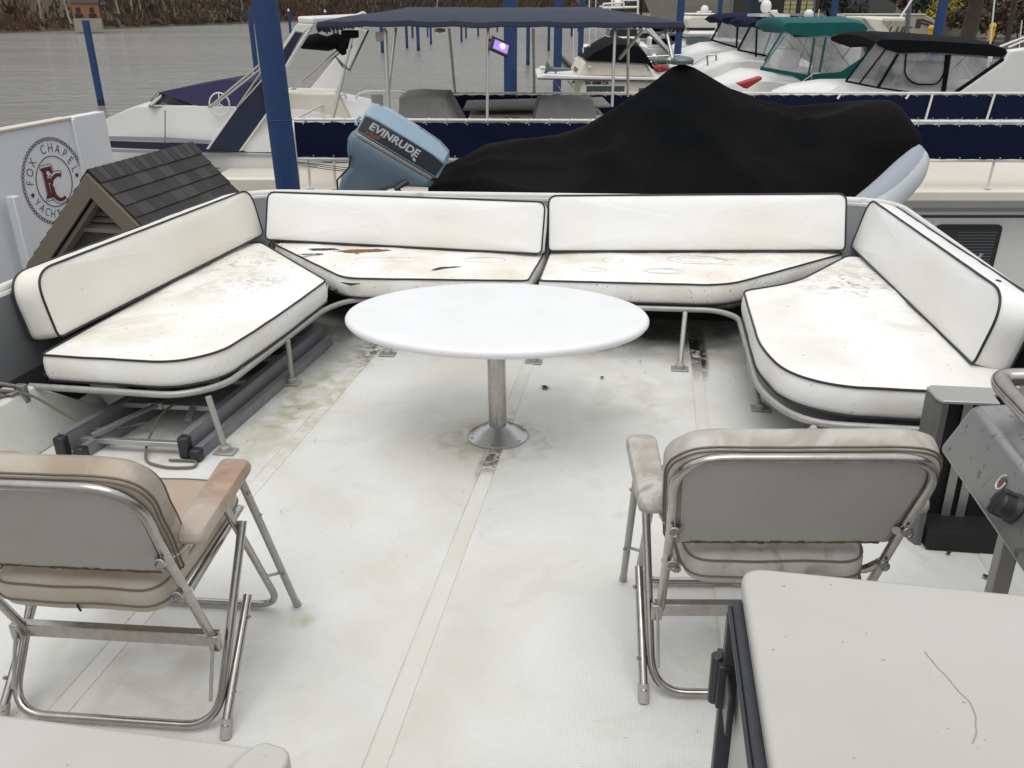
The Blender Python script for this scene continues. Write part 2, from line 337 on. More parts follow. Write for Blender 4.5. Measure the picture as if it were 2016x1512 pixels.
# deck: off-white gelcoat, moulded non-skid grid, yellow traffic staining, mildew, painted shade under the benches
def deck_mat():
    m = bpy.data.materials.new('deck_nonskid'); m.use_nodes = True; N, L = nodes(m); b = N['Principled BSDF']; b.inputs['Roughness'].default_value = .55
    t = N.new('ShaderNodeTexCoord'); V = t.outputs['Object']
    def noi(sc, det=6, dist=0, vv=V):
        n = N.new('ShaderNodeTexNoise'); n.inputs['Scale'].default_value = sc; n.inputs['Detail'].default_value = det; n.inputs['Distortion'].default_value = dist; L.new(vv, n.inputs[0]); return n.outputs['Fac']
    def mp(x, a, c, lo, hi):
        r = N.new('ShaderNodeMapRange'); r.inputs[1].default_value = a; r.inputs[2].default_value = c; r.inputs[3].default_value = lo; r.inputs[4].default_value = hi; L.new(x, r.inputs[0]); return r.outputs[0]
    def mul(x, y):
        k = N.new('ShaderNodeMath'); k.operation = 'MULTIPLY'; L.new(x, k.inputs[0]); L.new(y, k.inputs[1]); return k.outputs[0]
    c = None
    def mix(f, col):
        nonlocal c
        x = N.new('ShaderNodeMix'); x.data_type = 'RGBA'; L.new(f, x.inputs[0])
        if c is None: x.inputs[6].default_value = (.7, .7, .675, 1)
        else: L.new(c, x.inputs[6])
        x.inputs[7].default_value = (*col, 1); c = x.outputs[2]
    mix(mp(noi(1.4, 5, .6), .35, .7, 0, .8), (.58, .585, .565))
    mix(mp(noi(.9, 6, 1.2), .5, .72, 0, .7), (.56, .53, .45))
    mix(mp(noi(4, 8, 1.5), .55, .75, 0, .4), (.5, .49, .43))
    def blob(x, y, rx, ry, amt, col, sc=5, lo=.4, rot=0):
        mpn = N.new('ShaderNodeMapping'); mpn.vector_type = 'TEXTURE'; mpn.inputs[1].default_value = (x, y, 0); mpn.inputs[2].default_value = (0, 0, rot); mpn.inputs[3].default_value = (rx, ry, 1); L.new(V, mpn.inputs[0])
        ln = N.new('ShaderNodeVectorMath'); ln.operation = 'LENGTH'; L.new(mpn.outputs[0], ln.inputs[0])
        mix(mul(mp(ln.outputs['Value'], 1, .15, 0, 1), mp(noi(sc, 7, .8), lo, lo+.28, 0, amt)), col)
    blob(-1.72, 3.7, .22, .95, .85, (.3, .31, .13), 9, .38)     # algae beside the seam
    blob(-1.6, 4.6, .16, .5, .9, (.1, .1, .06), 12, .4)
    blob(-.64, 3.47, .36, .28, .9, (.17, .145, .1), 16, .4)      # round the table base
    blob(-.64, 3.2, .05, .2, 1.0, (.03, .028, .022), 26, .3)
    blob(0, 4.0, .7, .5, .6, (.48, .45, .35), 6, .4)
    blob(-.82, 2.2, .2, .9, .4, (.55, .5, .36), 5, .35)
    blob(-.55, 1.7, .3, .8, .35, (.55, .5, .42), 4, .35)
    blob(-1.4, 1.8, .5, .5, .6, (.42, .39, .32), 6, .38)
    blob(-1.04, 2.08, .05, .045, .9, (.35, .36, .2), 12, .25)
    blob(.35, 2.1, .28, .22, .7, (.3, .28, .2), 6, .35)
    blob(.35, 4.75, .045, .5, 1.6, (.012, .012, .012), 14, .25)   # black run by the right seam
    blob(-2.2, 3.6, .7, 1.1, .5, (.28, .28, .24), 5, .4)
    blob(-2.3, 4.6, .8, 1.2, 1.3, (.07, .07, .06), 3, .22)  # large dark blobs: under-bench shade painted into the deck along with mildew
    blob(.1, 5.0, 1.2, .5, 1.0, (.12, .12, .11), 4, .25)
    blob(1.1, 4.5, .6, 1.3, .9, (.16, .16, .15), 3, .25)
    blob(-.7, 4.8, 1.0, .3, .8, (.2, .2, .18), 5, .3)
    mix(mp(noi(75, 4), .73, .76, 0, .7), (.1, .09, .06))
    L.new(c, b.inputs['Base Color'])
    s = N.new('ShaderNodeSeparateXYZ'); L.new(V, s.inputs[0]); h = None
    for ax in ('X', 'Y'):
        a = N.new('ShaderNodeMath'); a.operation = 'MULTIPLY'; a.inputs[1].default_value = 2*pi/.0085; L.new(s.outputs[ax], a.inputs[0])
        q = N.new('ShaderNodeMath'); q.operation = 'SINE'; L.new(a.outputs[0], q.inputs[0])
        if h is None: h = q.outputs[0]
        else:
            k = N.new('ShaderNodeMath'); k.operation = 'MAXIMUM'; L.new(h, k.inputs[0]); L.new(q.outputs[0], k.inputs[1]); h = k.outputs[0]
    p = N.new('ShaderNodeBump'); p.inputs['Strength'].default_value = .35; p.inputs['Distance'].default_value = .0012; L.new(h, p.inputs['Height'])
    p2 = N.new('ShaderNodeBump'); p2.inputs['Strength'].default_value = .1; p2.inputs['Distance'].default_value = .02; L.new(noi(6, 3), p2.inputs['Height']); L.new(p.outputs[0], p2.inputs['Normal'])
    L.new(p2.outputs[0], b.inputs['Normal']); return m
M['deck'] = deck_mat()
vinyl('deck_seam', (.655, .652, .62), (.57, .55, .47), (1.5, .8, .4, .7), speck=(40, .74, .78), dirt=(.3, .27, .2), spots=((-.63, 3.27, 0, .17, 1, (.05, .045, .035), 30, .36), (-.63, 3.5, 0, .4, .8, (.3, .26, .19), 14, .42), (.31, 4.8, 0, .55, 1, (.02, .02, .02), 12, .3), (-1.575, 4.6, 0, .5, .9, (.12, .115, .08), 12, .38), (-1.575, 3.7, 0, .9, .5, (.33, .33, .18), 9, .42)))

# ================================================================== SETTING: water, banks
def water_mat():
    m = bpy.data.materials.new('river_water'); m.use_nodes = True; N, L = nodes(m); b = N['Principled BSDF']
    b.inputs['Base Color'].default_value = (.23, .23, .21, 1); b.inputs['Roughness'].default_value = .16; b.inputs['IOR'].default_value = 1.33
    t = N.new('ShaderNodeTexCoord'); last = None
    for sc, st, d, sx in ((2.4, .8, .28, .4), (.35, .5, .3, .3), (9, .35, .035, .7)):
        mp = N.new('ShaderNodeMapping'); mp.inputs[3].default_value = (sx, 1, 1); mp.inputs[2].default_value = (0, 0, radians(-14)); L.new(t.outputs['Object'], mp.inputs[0])
        n = N.new('ShaderNodeTexNoise'); n.inputs['Scale'].default_value = sc; n.inputs['Detail'].default_value = 4; n.inputs['Distortion'].default_value = .5; L.new(mp.outputs[0], n.inputs[0])
        if sc == 2.4:
            m2 = N.new('ShaderNodeMapping'); m2.inputs[3].default_value = (.006, .05, 1); m2.inputs[2].default_value = (0, 0, radians(-8)); L.new(t.outputs['Object'], m2.inputs[0])
            n2 = N.new('ShaderNodeTexNoise'); n2.inputs['Scale'].default_value = 1; n2.inputs['Detail'].default_value = 5; L.new(m2.outputs[0], n2.inputs[0])
            r2 = N.new('ShaderNodeMapRange'); r2.inputs[1].default_value = .45; r2.inputs[2].default_value = .62; r2.inputs[3].default_value = .25; r2.inputs[4].default_value = 1.0; L.new(n2.outputs['Fac'], r2.inputs[0])
        p = N.new('ShaderNodeBump'); p.inputs['Strength'].default_value = st; p.inputs['Distance'].default_value = d; L.new(n.outputs['Fac'], p.inputs['Height'])
        if sc == 2.4: L.new(r2.outputs[0], p.inputs['Strength'])
        if last: L.new(last, p.inputs['Normal'])
        last = p.outputs[0]
    L.new(last, b.inputs['Normal']); return m
o = MB().add([(-900, -60, 0), (900, -60, 0), (900, 1500, 0), (-900, 1500, 0)], [(0, 1, 2, 3)]).build('river_water', water_mat(), smooth=0); o['kind'] = 'structure'
wm('bank_earth', (.06, .042, .028), 1, var=(.12, .8, (.035, .027, .02)), var2=(1.5, .6, (.1, .07, .045)), bump=(1, 1, .5))
shore = [(-330, -60), (-170, 40), (-120, 120), (-98, 176), (-82, 255), (-62, 360), (-30, 520), (60, 700), (240, 800), (600, 900)]
sh = resample([Vector((x, y, 0)) for x, y in shore], 9, closed=False)
def nrm2(i):
    a = sh[max(0, i-1)]; b_ = sh[min(len(sh)-1, i+1)]; d = (b_-a).normalized(); return Vector((-d.y, d.x, 0))
prof = [(-2, -1), (0, .05), (3, .9), (10, 2.2), (22, 5), (45, 16), (90, 45), (160, 70)]
R = []
for d, h in prof:
    R.append([p+nrm2(i)*(d+noise.noise(p*.05+Vector((d, 0, 0)))*min(8, d*.3))+Vector((0, 0, h*(1+.25*noise.noise(p*.03+Vector((0, d, 0))))))
              for i, p in enumerate(sh)])
mb = MB(); n = len(sh); mb.add([p for r in R for p in r], [(i*n+k, i*n+k+1, (i+1)*n+k+1, (i+1)*n+k) for i in range(len(prof)-1) for k in range(n-1)])
o = mb.build('far_bank', M['bank_earth']); o['kind'] = 'structure'
# brush and bare woodland: uncountable twigs
wm('twig_a', (.1, .066, .042), 1); wm('twig_b', (.055, .04, .03), 1); wm('twig_c', (.15, .125, .1), 1); wm('twig_d', (.095, .05, .032), 1); wm('twig_e', (.07, .068, .035), 1)
mb = MB()
for i in range(30000):
    k = random.random()**1.6*.86; idx = int(k*(n-1)); p = sh[idx].lerp(sh[min(n-1, idx+1)], random.random()); d = 1+random.random()**1.4*42
    base = p+nrm2(idx)*d; h0 = (0.3+d*.16) if d < 22 else 3.8+(d-22)*.48
    base.z = h0*random.uniform(.7, 1.05)
    sc = 1+(base.y/400); hh = random.uniform(.5, 2.6)*sc*(1.5 if d > 14 else .8); ww = random.uniform(.04, .22)*sc
    if random.random() < .25: hh *= .5; ww *= 5
    ln = Vector((random.gauss(0, .35), random.gauss(0, .2), 1)).normalized()*hh; r_ = Vector((ww, random.uniform(-.2, .2), 0))
    zone = noise.noise(Vector((base.x*.03, base.y*.03, 2)))+random.gauss(0, .3)
    mi = 3 if (d < 9 and zone > .1) else (0 if zone > .15 else (1 if zone > -.3 else (4 if random.random() < .4 else 2 if random.random() < .3 else 1)))
    mb.add([base-r_, base+r_, base+r_*.4+ln, base-r_*.6+ln*.9], [(0, 1, 2, 3)], mi)
o = mb.build('bare_woodland', [M['twig_'+c] for c in 'abcde'], smooth=0, fixn=False); o['kind'] = 'stuff'
o['label'] = 'brown leafless brush and woods along the far river bank'
# pale trunked trees standing out of the brush
wm('bark_pale', (.42, .37, .3), .9, var=(1, .6, (.2, .17, .13)))
def bare_tree(name, base, h, lean, label, group, m='bark_pale', nb=14, r0=None, spread=.5, twigs=True):
    base = Vector(base); t = thing(name, label, 'tree', Matrix.Translation(base), group); r0 = r0 or h*.018
    mb = MB(); P = []
    for k in range(9):
        f = k/8; P.append(Vector((lean*f*h+noise.noise(base*.7+Vector((f*3, 0, 0)))*h*.04, noise.noise(base*.7+Vector((0, f*3, 5)))*h*.03, f*h)))
    mb.tube(P, [r0*(1-.75*k/8) for k in range(9)], 7); mb.build('trunk', M[m], t)
    mb = MB()
    for k in range(nb):
        f = random.uniform(.25, .95); j = int(f*8); a = random.uniform(0, 2*pi); L_ = h*random.uniform(.15, .38)*(1.2-f*.6)
        d = Vector((cos(a)*spread, sin(a)*spread, random.uniform(.5, 1))).normalized(); q = P[j]; pts = [q]
        for s in range(4): q = q+d*L_/4; d = (d+Vector((random.gauss(0, .18), random.gauss(0, .18), .12))).normalized(); pts.append(q)
        mb.tube(pts, [r0*.35*(1-s*.2) for s in range(5)], 5)
        if twigs:
            for s in range(10):
                b0 = pts[random.randint(1, 4)]; dd = Vector((random.gauss(0, 1), random.gauss(0, 1), random.uniform(0, 1.2))).normalized()*L_*random.uniform(.2, .45)
                mb.tube([b0, b0+dd*.5+Vector((0, 0, .04*L_)), b0+dd], [r0*.13, r0*.09, r0*.04], 4)
    mb.build('crown', M[m], t); return t
for i, (px, Y, hh, ln, lb) in enumerate([(78, 195, 13, .12, 'pale sycamore with thick trunk leaning right at upper left of far bank'), (140, 190, 12, -.16, 'pale tree leaning left beside the brick pump house'),
        (236, 230, 15, -.03, 'slim pale trunk first to the right of the pump house'), (262, 240, 14, .1, 'forked pale sapling second right of the pump house'), (284, 245, 15, -.06, 'thin white birch trunk third right of the pump house'),
        (441, 300, 16, .05, 'pale tree above the shore just left of the big blue piling'), (700, 420, 18, .06, 'pale bare tree on the far shore above the canopy left corner'), (862, 470, 20, -.05, 'pale bare tree on the far shore above the canopy crown')]):
    p = at(px, 40, Y); z = 1.5+.0*i; bare_tree('bare_tree', (p.x, Y, z), hh, ln, lb, 'pale bare trees on the far bank', nb=10)
# brick pump house on the far bank
b0 = at(172, 46, 178); t = thing('pump_house', 'small orange brick house on a pale concrete base by far shore', 'building', Matrix.Translation((b0.x, 178, .4)) @ Matrix.Rotation(radians(20), 4, 'Z'))
MB().box((0, 2, 3.6), (4.6, 3.4, 2.6)).build('brick_wall', M['brick_orange'], t); MB().box((0, 1.9, 1.1), (4.8, 3.8, 2.3)).build('concrete_base', M['concrete'], t)
for s in (-1, 1):
    MB().box((s*1.2, .15, 2.7), (1.3, .35, .7)).build('balcony', M['brown_dark'], t); MB().box((s*1.2, .27, 3.7), (.8, .06, .9)).build('window', M['glass_dark'], t)
MB().hexa([(-2.6, .1, 4.9), (2.6, .1, 4.9), (2.6, 3.9, 4.9), (-2.6, 3.9, 4.9), (-2.4, 1.4, 5.5), (2.4, 1.4, 5.5), (2.4, 2.6, 5.5), (-2.4, 2.6, 5.5)]).build('roof', M['brown_dark'], t)
# right-hand bank with marina yard
wm('yard_ground', (.07, .062, .05), 1, var=(.2, .8, (.11, .1, .085)), var2=(1.4, .5, (.045, .05, .03)))
mb = MB(); Rr = []
for d, h in ((0, -.5), (3, .6), (8, 2.2), (20, 2.6), (34, 3.2), (50, 8), (120, 30)):
    Rr.append([Vector((x, 56+d-(x-15)*.12+2*noise.noise(Vector((x*.1, d, 0))), h+(.3*noise.noise(Vector((x*.2, d*.3, 0))) if h > 0 else 0))) for x in range(14, 150, 4)])
nn = len(Rr[0]); mb.add([p for r in Rr for p in r], [(i*nn+k, i*nn+k+1, (i+1)*nn+k+1, (i+1)*nn+k) for i in range(len(Rr)-1) for k in range(nn-1)])
o = mb.build('near_bank', M['yard_ground']); o['kind'] = 'structure'

# ================================================================== PILINGS
def piling(px, ptop, pbase, Y, wpx, label, mt='blue_piling', lean=0, cap=None, pxb=None):
    a = at(px, ptop, Y); r = wpx/2*Y/FPX*1.02
    if pxb is not None: b2 = at(pxb, pbase, Y); sl_x = (a.x-b2.x)/(a.z-b2.z); a.x = a.x-sl_x*a.z; lean = 0; slope = sl_x
    else: slope = 0
    t = thing('piling', label, 'piling', Matrix.Translation((a.x, Y, 0)), 'blue steel mooring pilings')
    mb = MB(); k = 14 if wpx > 30 else 2
    P = [Vector((lean*(1-f)*1.0+slope*(-.6+(a.z+.6)*f), 0, -.6+(a.z+.6)*f)) for f in [i/k for i in range(k+1)]]
    mb.tube(P, r, 20 if wpx > 12 else 10); mb.build('shaft', M[mt], t)
    MB().cyl((lean, 0, -.5), (lean*.97, 0, .32), r*1.02, 14).build('wet_foot', M['piling_wet'], t)
    if wpx > 30:
        mb = MB(); 
        for z in (3.62,): mb.tube([(slope*3.62+(r+.001)*cos(a_)*1, (r+.001)*sin(a_), z) for a_ in [2*pi*q/24 for q in range(24)]], .006, 6, closed=True)
        mb.build('weld_seam', M[mt], t)
    if cap: MB().lathe([(r*1.15, a.z-.02), (r*1.2, a.z+.05), (.02, a.z+.5)], 12).build('cap', M['gelcoat'], t)
    return t
piling(505, -120, 360, 10, 45, 'big near blue piling with flaking paint in front of the navy rail canvas', pxb=566)
piling(168, 40, 208, 46.7, 12.5, 'blue piling standing alone in open water far left', 'blue_faded')
piling(491, 20, 200, 47.5, 9, 'thin blue piling just left of the big near one', 'blue_faded')
piling(1005, -40, 185, 24, 24, 'thick blue piling under the middle of the navy canopy')
piling(1101, -40, 185, 38, 15, 'blue piling behind the horn of the cream cabin boat', 'blue_faded')
piling(1146, 0, 130, 50, 10, 'blue piling right of the cream boat antenna', 'blue_faded')
piling(1344, -30, 110, 34, 13, 'blue piling at the right corner of the navy canopy', 'blue_faded')
piling(1651, -40, 40, 40, 11, 'blue piling rising behind the teal boat top', 'blue_faded')
piling(1870, -60, 80, 26, 17, 'blue piling rising behind the black boat top')
piling(1421, -20, 60, 52, 8, 'slim blue piling beyond the white flybridge cruiser', 'blue_faded')
for i, (px, pt, pb, w_) in enumerate([(749, 40, 104, 6), (799, 50, 95, 5), (811, 52, 74, 4), (821, 40, 100, 6), (847, 52, 87, 4), (841, 54, 72, 3), (908, 56, 82, 4), (917, 56, 74, 3.5), (941, 56, 71, 3.5), (979, 56, 62, 3), (1040, 40, 128, 7), (1081, 52, 100, 5), (1126, 54, 70, 4), (1139, 54, 62, 3)]):
    b0 = atz(px, pb, 0); piling(px, pt-10, pb, b0.y, w_, ['first','second','third','fourth','fifth','sixth','seventh','eighth','ninth','tenth','eleventh','twelfth','thirteenth','fourteenth'][sorted([749, 799, 811, 821, 847, 841, 908, 917, 941, 979, 1040, 1081, 1126, 1139]).index(px)]+' distant blue piling from the left under the navy canopy', 'blue_faded')
for px, pt, pb, Yd in ((568, 22, 60, 175), (640, 24, 60, 175), (655, 30, 68, 150), (662, 30, 66, 158)):
    piling(px, pt, pb, Yd, 4.2, {568: 'far white capped piling left of the radar arch', 640: 'far white capped piling above the canopy corner', 655: 'far blue piling left of a pair above the rolled black top', 662: 'far blue piling right of a pair above the rolled black top'}[px], 'blue_faded', cap=px < 650)

# ================================================================== OWN YACHT
yt = thing('motor_yacht', 'motor yacht whose stained white aft deck fills the foreground', 'motor yacht', D())
def dk(mb, name, m, parent=yt, **k): return mb.build(name, m, parent, M=D(), **k)
mb = MB(); mb.add([(-2.9, -1.5, 0), (1.62, -1.5, 0), (1.62, 5.32, 0), (-2.9, 5.32, 0)], [(0, 1, 2, 3)])
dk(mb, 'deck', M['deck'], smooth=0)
for x in (-2.52, -1.575, -.63, .31, 1.255):
    dk(MB().box((x+.005, 1.9, .0012), (.056, 6.8, .0024)), 'deck_seam', M['deck_seam'], bevel=.0008)
    dk(MB().box((x-.0305, 1.9, .0006), (.003, 6.8, .0012)), 'seam_groove', mat('groove', (.62, .6, .56), .8, var=(2, 1, (.42, .39, .34))) if x < -2 else bpy.data.materials['groove'])
# bulwark inner face, swept round the corners
def bw(x0, y0, z0, x1, y1, z1, r):  # two matched outlines (bottom/top) left-near -> left-aft -> right-aft -> right-near
    return [fillet([Vector((-x, -1.5, z)), Vector((-x, y, z)), Vector((X2, y, z)), Vector((X2, -1.5, z))], r, 8) for x, y, z, X2 in ((x0, y0, z0, x1), )]
def uline(xl, xr, y, z, r=.35): return fillet([(xl, -1.5, z), (xl, y, z), (xr, y, z), (xr, -1.5, z)], r, 8)
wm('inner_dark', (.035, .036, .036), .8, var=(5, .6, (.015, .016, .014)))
def band(lines, name, m):
    n_ = len(lines[0]); mb = MB(); mb.add([p for l in lines for p in l], [(i*n_+k, i*n_+k+1, (i+1)*n_+k+1, (i+1)*n_+k) for i in range(len(lines)-1) for k in range(n_-1)]); dk(mb, name, m, fixn=False)
ln0, ln1, ln2, ln3 = uline(-2.9, 1.62, 5.32, -.02), uline(-2.91, 1.62, 5.42, .27), uline(-2.93, 1.6, 5.78, .5), uline(-2.94, 1.575, 5.92, .645)
band([ln0, ln1], 'lower_lining', M['inner_dark']); band([ln1, ln2, ln3], 'bulwark_lining', M['inner_grey'])  # lower band coloured near-black to deepen the shade below the seats
band([ln3, uline(-2.94, 1.575, 5.92, .66), uline(-3.03, 1.665, 6.01, .66), uline(-3.06, 1.7, 6.03, .57), uline(-3.15, 1.75, 6.1, 0), uline(-3.1, 1.7, 6.0, -2.2)], 'hull', M['gelcoat'])
dk(MB().tube(uline(-2.975, 1.61, 5.97, .672), .020, 12), 'handrail', M['rail_paint'])
mb = MB()
for x in (-1.62, -.33, 1.42): dk(MB().box((x, 5.945, .66), (.035, .05, .06)), 'rail_bracket', M['rail_paint'], bevel=.004)
for y in (5.2, 4.4, 3.7): dk(MB().cyl((1.63, y, .67), (1.645, y, .70), .008, 8), 'snap_stud', M['chrome'])
# low white side step at the left, near end of the bench
dk(MB().hexa([(-2.9, .5, 0), (-2.8, .5, 0), (-2.66, 3.55, 0), (-2.9, 3.55, 0), (-2.9, .5, .27), (-2.82, .5, .27), (-2.76, 3.2, .27), (-2.9, 3.2, .27)]), 'side_step', M['inner_white'], bevel=.01)
dk(MB().box((1.62, 2.2, .25), (.1, 1.3, .5)), 'side_locker', M['dark_rubber'])
dk(MB().hexa([(-2.66, 3.56, 0), (-2.5, 3.56, 0), (-2.5, 3.62, 0), (-2.66, 3.62, 0), (-2.86, 3.56, .26), (-2.72, 3.56, .26), (-2.72, 3.62, .26), (-2.86, 3.62, .26)]), 'knee_brace', M['inner_white'], bevel=.004)

# ================================================================== BENCH
bf = thing('bench_frame', 'grey painted tube frame on legs carrying the U shaped bench cushions', 'bench frame', D())
front = fillet([(-2.79, 3.21, .262), (-2.04, 3.19, .262), (-1.885, 3.33, .262), (-1.84, 4.5, .262), (-1.74, 4.70, .262), (.42, 4.72, .262), (.53, 4.6, .262), (.525, 3.55, .262), (.66, 3.24, .262), (1.4, 3.23, .262)], [0, .25, .3, .2, .15, .15, .2, .5, .35, 0], 7)
dk(MB().tube(front, .0155, 12), 'front_tube', M['frame_paint'], bf)
dk(MB().tube([(-1.7, 4.86, .25), (.4, 4.86, .25)], .018, 10).tube([(-2.75, 3.6, .25), (-1.93, 3.6, .25)], .016, 8).tube([(-2.75, 4.5, .25), (-1.93, 4.5, .25)], .016, 8).tube([(.6, 3.7, .25), (1.55, 3.7, .25)], .016, 8), 'cross_tube', M['frame_paint'], bf)
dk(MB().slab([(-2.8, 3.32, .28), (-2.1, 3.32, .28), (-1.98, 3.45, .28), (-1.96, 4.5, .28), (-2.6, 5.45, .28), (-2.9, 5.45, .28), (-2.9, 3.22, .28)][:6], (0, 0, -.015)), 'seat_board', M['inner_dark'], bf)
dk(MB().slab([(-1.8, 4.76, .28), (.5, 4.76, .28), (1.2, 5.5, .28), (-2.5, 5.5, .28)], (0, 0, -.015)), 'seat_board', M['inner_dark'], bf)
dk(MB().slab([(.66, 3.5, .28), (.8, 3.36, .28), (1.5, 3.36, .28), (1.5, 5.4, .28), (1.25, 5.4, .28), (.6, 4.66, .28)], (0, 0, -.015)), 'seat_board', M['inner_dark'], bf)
for x, y, tx, ty in ((-1.84, 3.17, -1.9, 3.2), (-1.86, 3.98, -1.84, 3.95), (-1.47, 4.47, -1.47, 4.66), (-.60, 4.45, -.6, 4.66), (.22, 4.44, .24, 4.66), (.6, 3.95, .52, 3.9), (.72, 3.6, .7, 3.2)):
    dk(MB().tube([(x, y, 0), (tx, ty, .262)], .014, 12), 'leg', M['frame_paint'], bf)
    dk(MB().box((x, y, .006), (.095, .07, .008)).cyl((x, y, .008), (x, y, .035), .026, 12), 'foot_plate', M['frame_paint'], bf, bevel=.003)

def cushion(name, P, r, t, dome, m, label, group, z0, Mx, step=.02, bulge=.012, parts=True, cat='cushion', wob=.004, pip=.0058, pip_bot=True, top_inset=0.0, back_scale=1.0, cap_r=0):
    """outline P (2-D) filleted by r, thickness t from z0; piped top and bottom edges"""
    o2 = resample(fillet([(p[0], p[1], 0) for p in P], r, 8, closed=True), step)
    cx = sum(p.x for p in o2)/len(o2); cy = sum(p.y for p in o2)/len(o2); C = Vector((cx, cy, 0))
    sgn = 1 if sum(o2[i].x*o2[(i+1) % len(o2)].y-o2[(i+1) % len(o2)].x*o2[i].y for i in range(len(o2))) > 0 else -1
    nr = []
    for i in range(len(o2)):
        d = (o2[(i+1) % len(o2)]-o2[i-1]).normalized(); nr.append(Vector((d.y, -d.x, 0))*sgn)
    def H(p, s):
        f = 1-s**5
        return z0+t+dome*f+wob*2.0*noise.noise(p*3.1+Vector((z0, 0, 1)))*min(1, (1-s)*8)+wob*noise.noise(p*9)*min(1, (1-s)*6)
    def off(d, z): return [p+nr[i]*(d+.003*noise.noise(p*8+Vector((0, 0, z*9))))+Vector((0, 0, z)) for i, p in enumerate(o2)]
    R = [off(-.012, z0), off(0, z0+.006), off(bulge*.7, z0+t*.25), off(bulge, z0+t*.5), off(bulge*.75, z0+t*.78), off(0, z0+t)]
    for s in (.985, .96, .92, .86, .76, .62, .45, .25, .08):
        rr = []
        for p in o2:
            q = C+(p-C)*s; rr.append(Vector((q.x, q.y, H(q, s))))
        R.append(rr)
    root = MB().rings(R).build(name, m, M=Mx, smooth=60)
    if parts:
        e = [p+nr[i]*.003+Vector((0, 0, z0+t+.002+.002*noise.noise(p*7))) for i, p in enumerate(o2)]
        MB().tube(e, pip, 8, closed=True).build('piping', M['piping'], root)
        if pip_bot:
            e = [p+nr[i]*.002+Vector((0, 0, z0+.004+.002*noise.noise(p*5))) for i, p in enumerate(o2)]
            MB().tube(e, pip, 8, closed=True).build('piping', M['piping'], root)
    tag(root, label, cat, group)
    return root, H, C
GS, GB = 'white vinyl seat cushions of the bench', 'white vinyl back cushions of the bench'
sl_, Hl, _ = cushion('seat_cushion', [(-2.71, 3.235), (-2.06, 3.215), (-1.9, 3.36), (-1.86, 3.85), (-1.845, 4.57), (-2.66, 5.47), (-2.79, 5.4)], [.02, .36, .25, .6, .04, .05, .05], .127, .02, M['vinyl_seat_left'], 'long white seat cushion of the left bench, stained near its far end', GS, .283, D())
sr_, Hr, _ = cushion('seat_cushion', [(.545, 4.6), (.535, 3.72), (.6, 3.42), (.78, 3.28), (1.5, 3.27), (1.48, 5.4), (1.26, 5.46), (.85, 4.8)], [.05, .3, .25, .25, .03, .04, .05, .4], .13, .02, M['vinyl_seat_right'], 'white seat cushion of the right bench with a dark mildew patch at the back', GS, .283, D())
sal, Hal, Cal = cushion('seat_cushion', [(-2.55, 5.46), (-1.76, 4.66), (-.67, 4.72), (-.655, 5.42), (-2.5, 5.55)], [.02, .1, .03, .03, .03], .12, .012, M['vinyl_aft'], 'torn white seat cushion under the far back cushion left of centre', GS, .283, D())
sar, Har, _ = cushion('seat_cushion', [(-.60, 4.73), (.46, 4.74), (1.25, 5.56), (1.2, 5.62), (-.615, 5.5)], [.03, .16, .03, .03, .03], .12, .012, M['vinyl_aft'], 'white seat cushion with scribbled circles right of centre', GS, .283, D())
# marks on the aft seats
def on(H, x, y, d=.0015): return Vector((x, y, max(H(Vector((x, y, 0)), .8), H(Vector((x, y, 0)), .3))+d))
def patch(H, pts, m, name, parent, d=.002, z=None):
    c = Vector((sum(p[0] for p in pts)/len(pts), sum(p[1] for p in pts)/len(pts), 0)); q = []
    for i, p in enumerate(resample([(a[0], a[1], 0) for a in pts], .012)):
        q.append(p+Vector((noise.noise(p*60), noise.noise(p*60+Vector((9, 9, 9))), 0))*.012)
    V = [on(H, p.x, p.y, d) for p in q]+[on(H, c.x, c.y, d)]; n = len(q)
    return MB().add(V, [(i, (i+1) % n, n) for i in range(n)]).build(name, m, parent, smooth=0)
patch(Hal, [(-2.06, 5.27), (-1.96, 5.33), (-1.78, 5.34), (-1.66, 5.31), (-1.76, 5.26), (-1.92, 5.22)], M['foam'], 'torn_foam', sal)
patch(Hal, [(-2.24, 5.30), (-2.1, 5.345), (-2.02, 5.32), (-2.12, 5.29), (-2.2, 5.27)], M['torn'], 'tear', sal, .003)
patch(Hal, [(-2.25, 5.13), (-2.1, 5.19), (-2.08, 5.17), (-2.2, 5.12)], M['torn'], 'tear', sal, .003)
patch(Hal, [(-1.9, 5.2), (-1.84, 5.21), (-1.86, 5.19)], M['torn'], 'tear', sal, .003)
patch(Hal, [(-1.28, 4.84), (-1.24, 4.92), (-1.1, 4.95), (-1.2, 4.91), (-1.25, 4.85)], M['torn'], 'tear', sal, .003)
MB().tube([(-1.78, 4.64, .385), (-1.72, 4.635, .375), (-1.66, 4.642, .38)], [.002, .008, .002], 6).build('tear', M['torn'], sal)
MB().box((-1.66, 4.662, .345), (.16, .006, .04)).build('sewn_patch', M['vinyl_aft'], sal, bevel=.002)
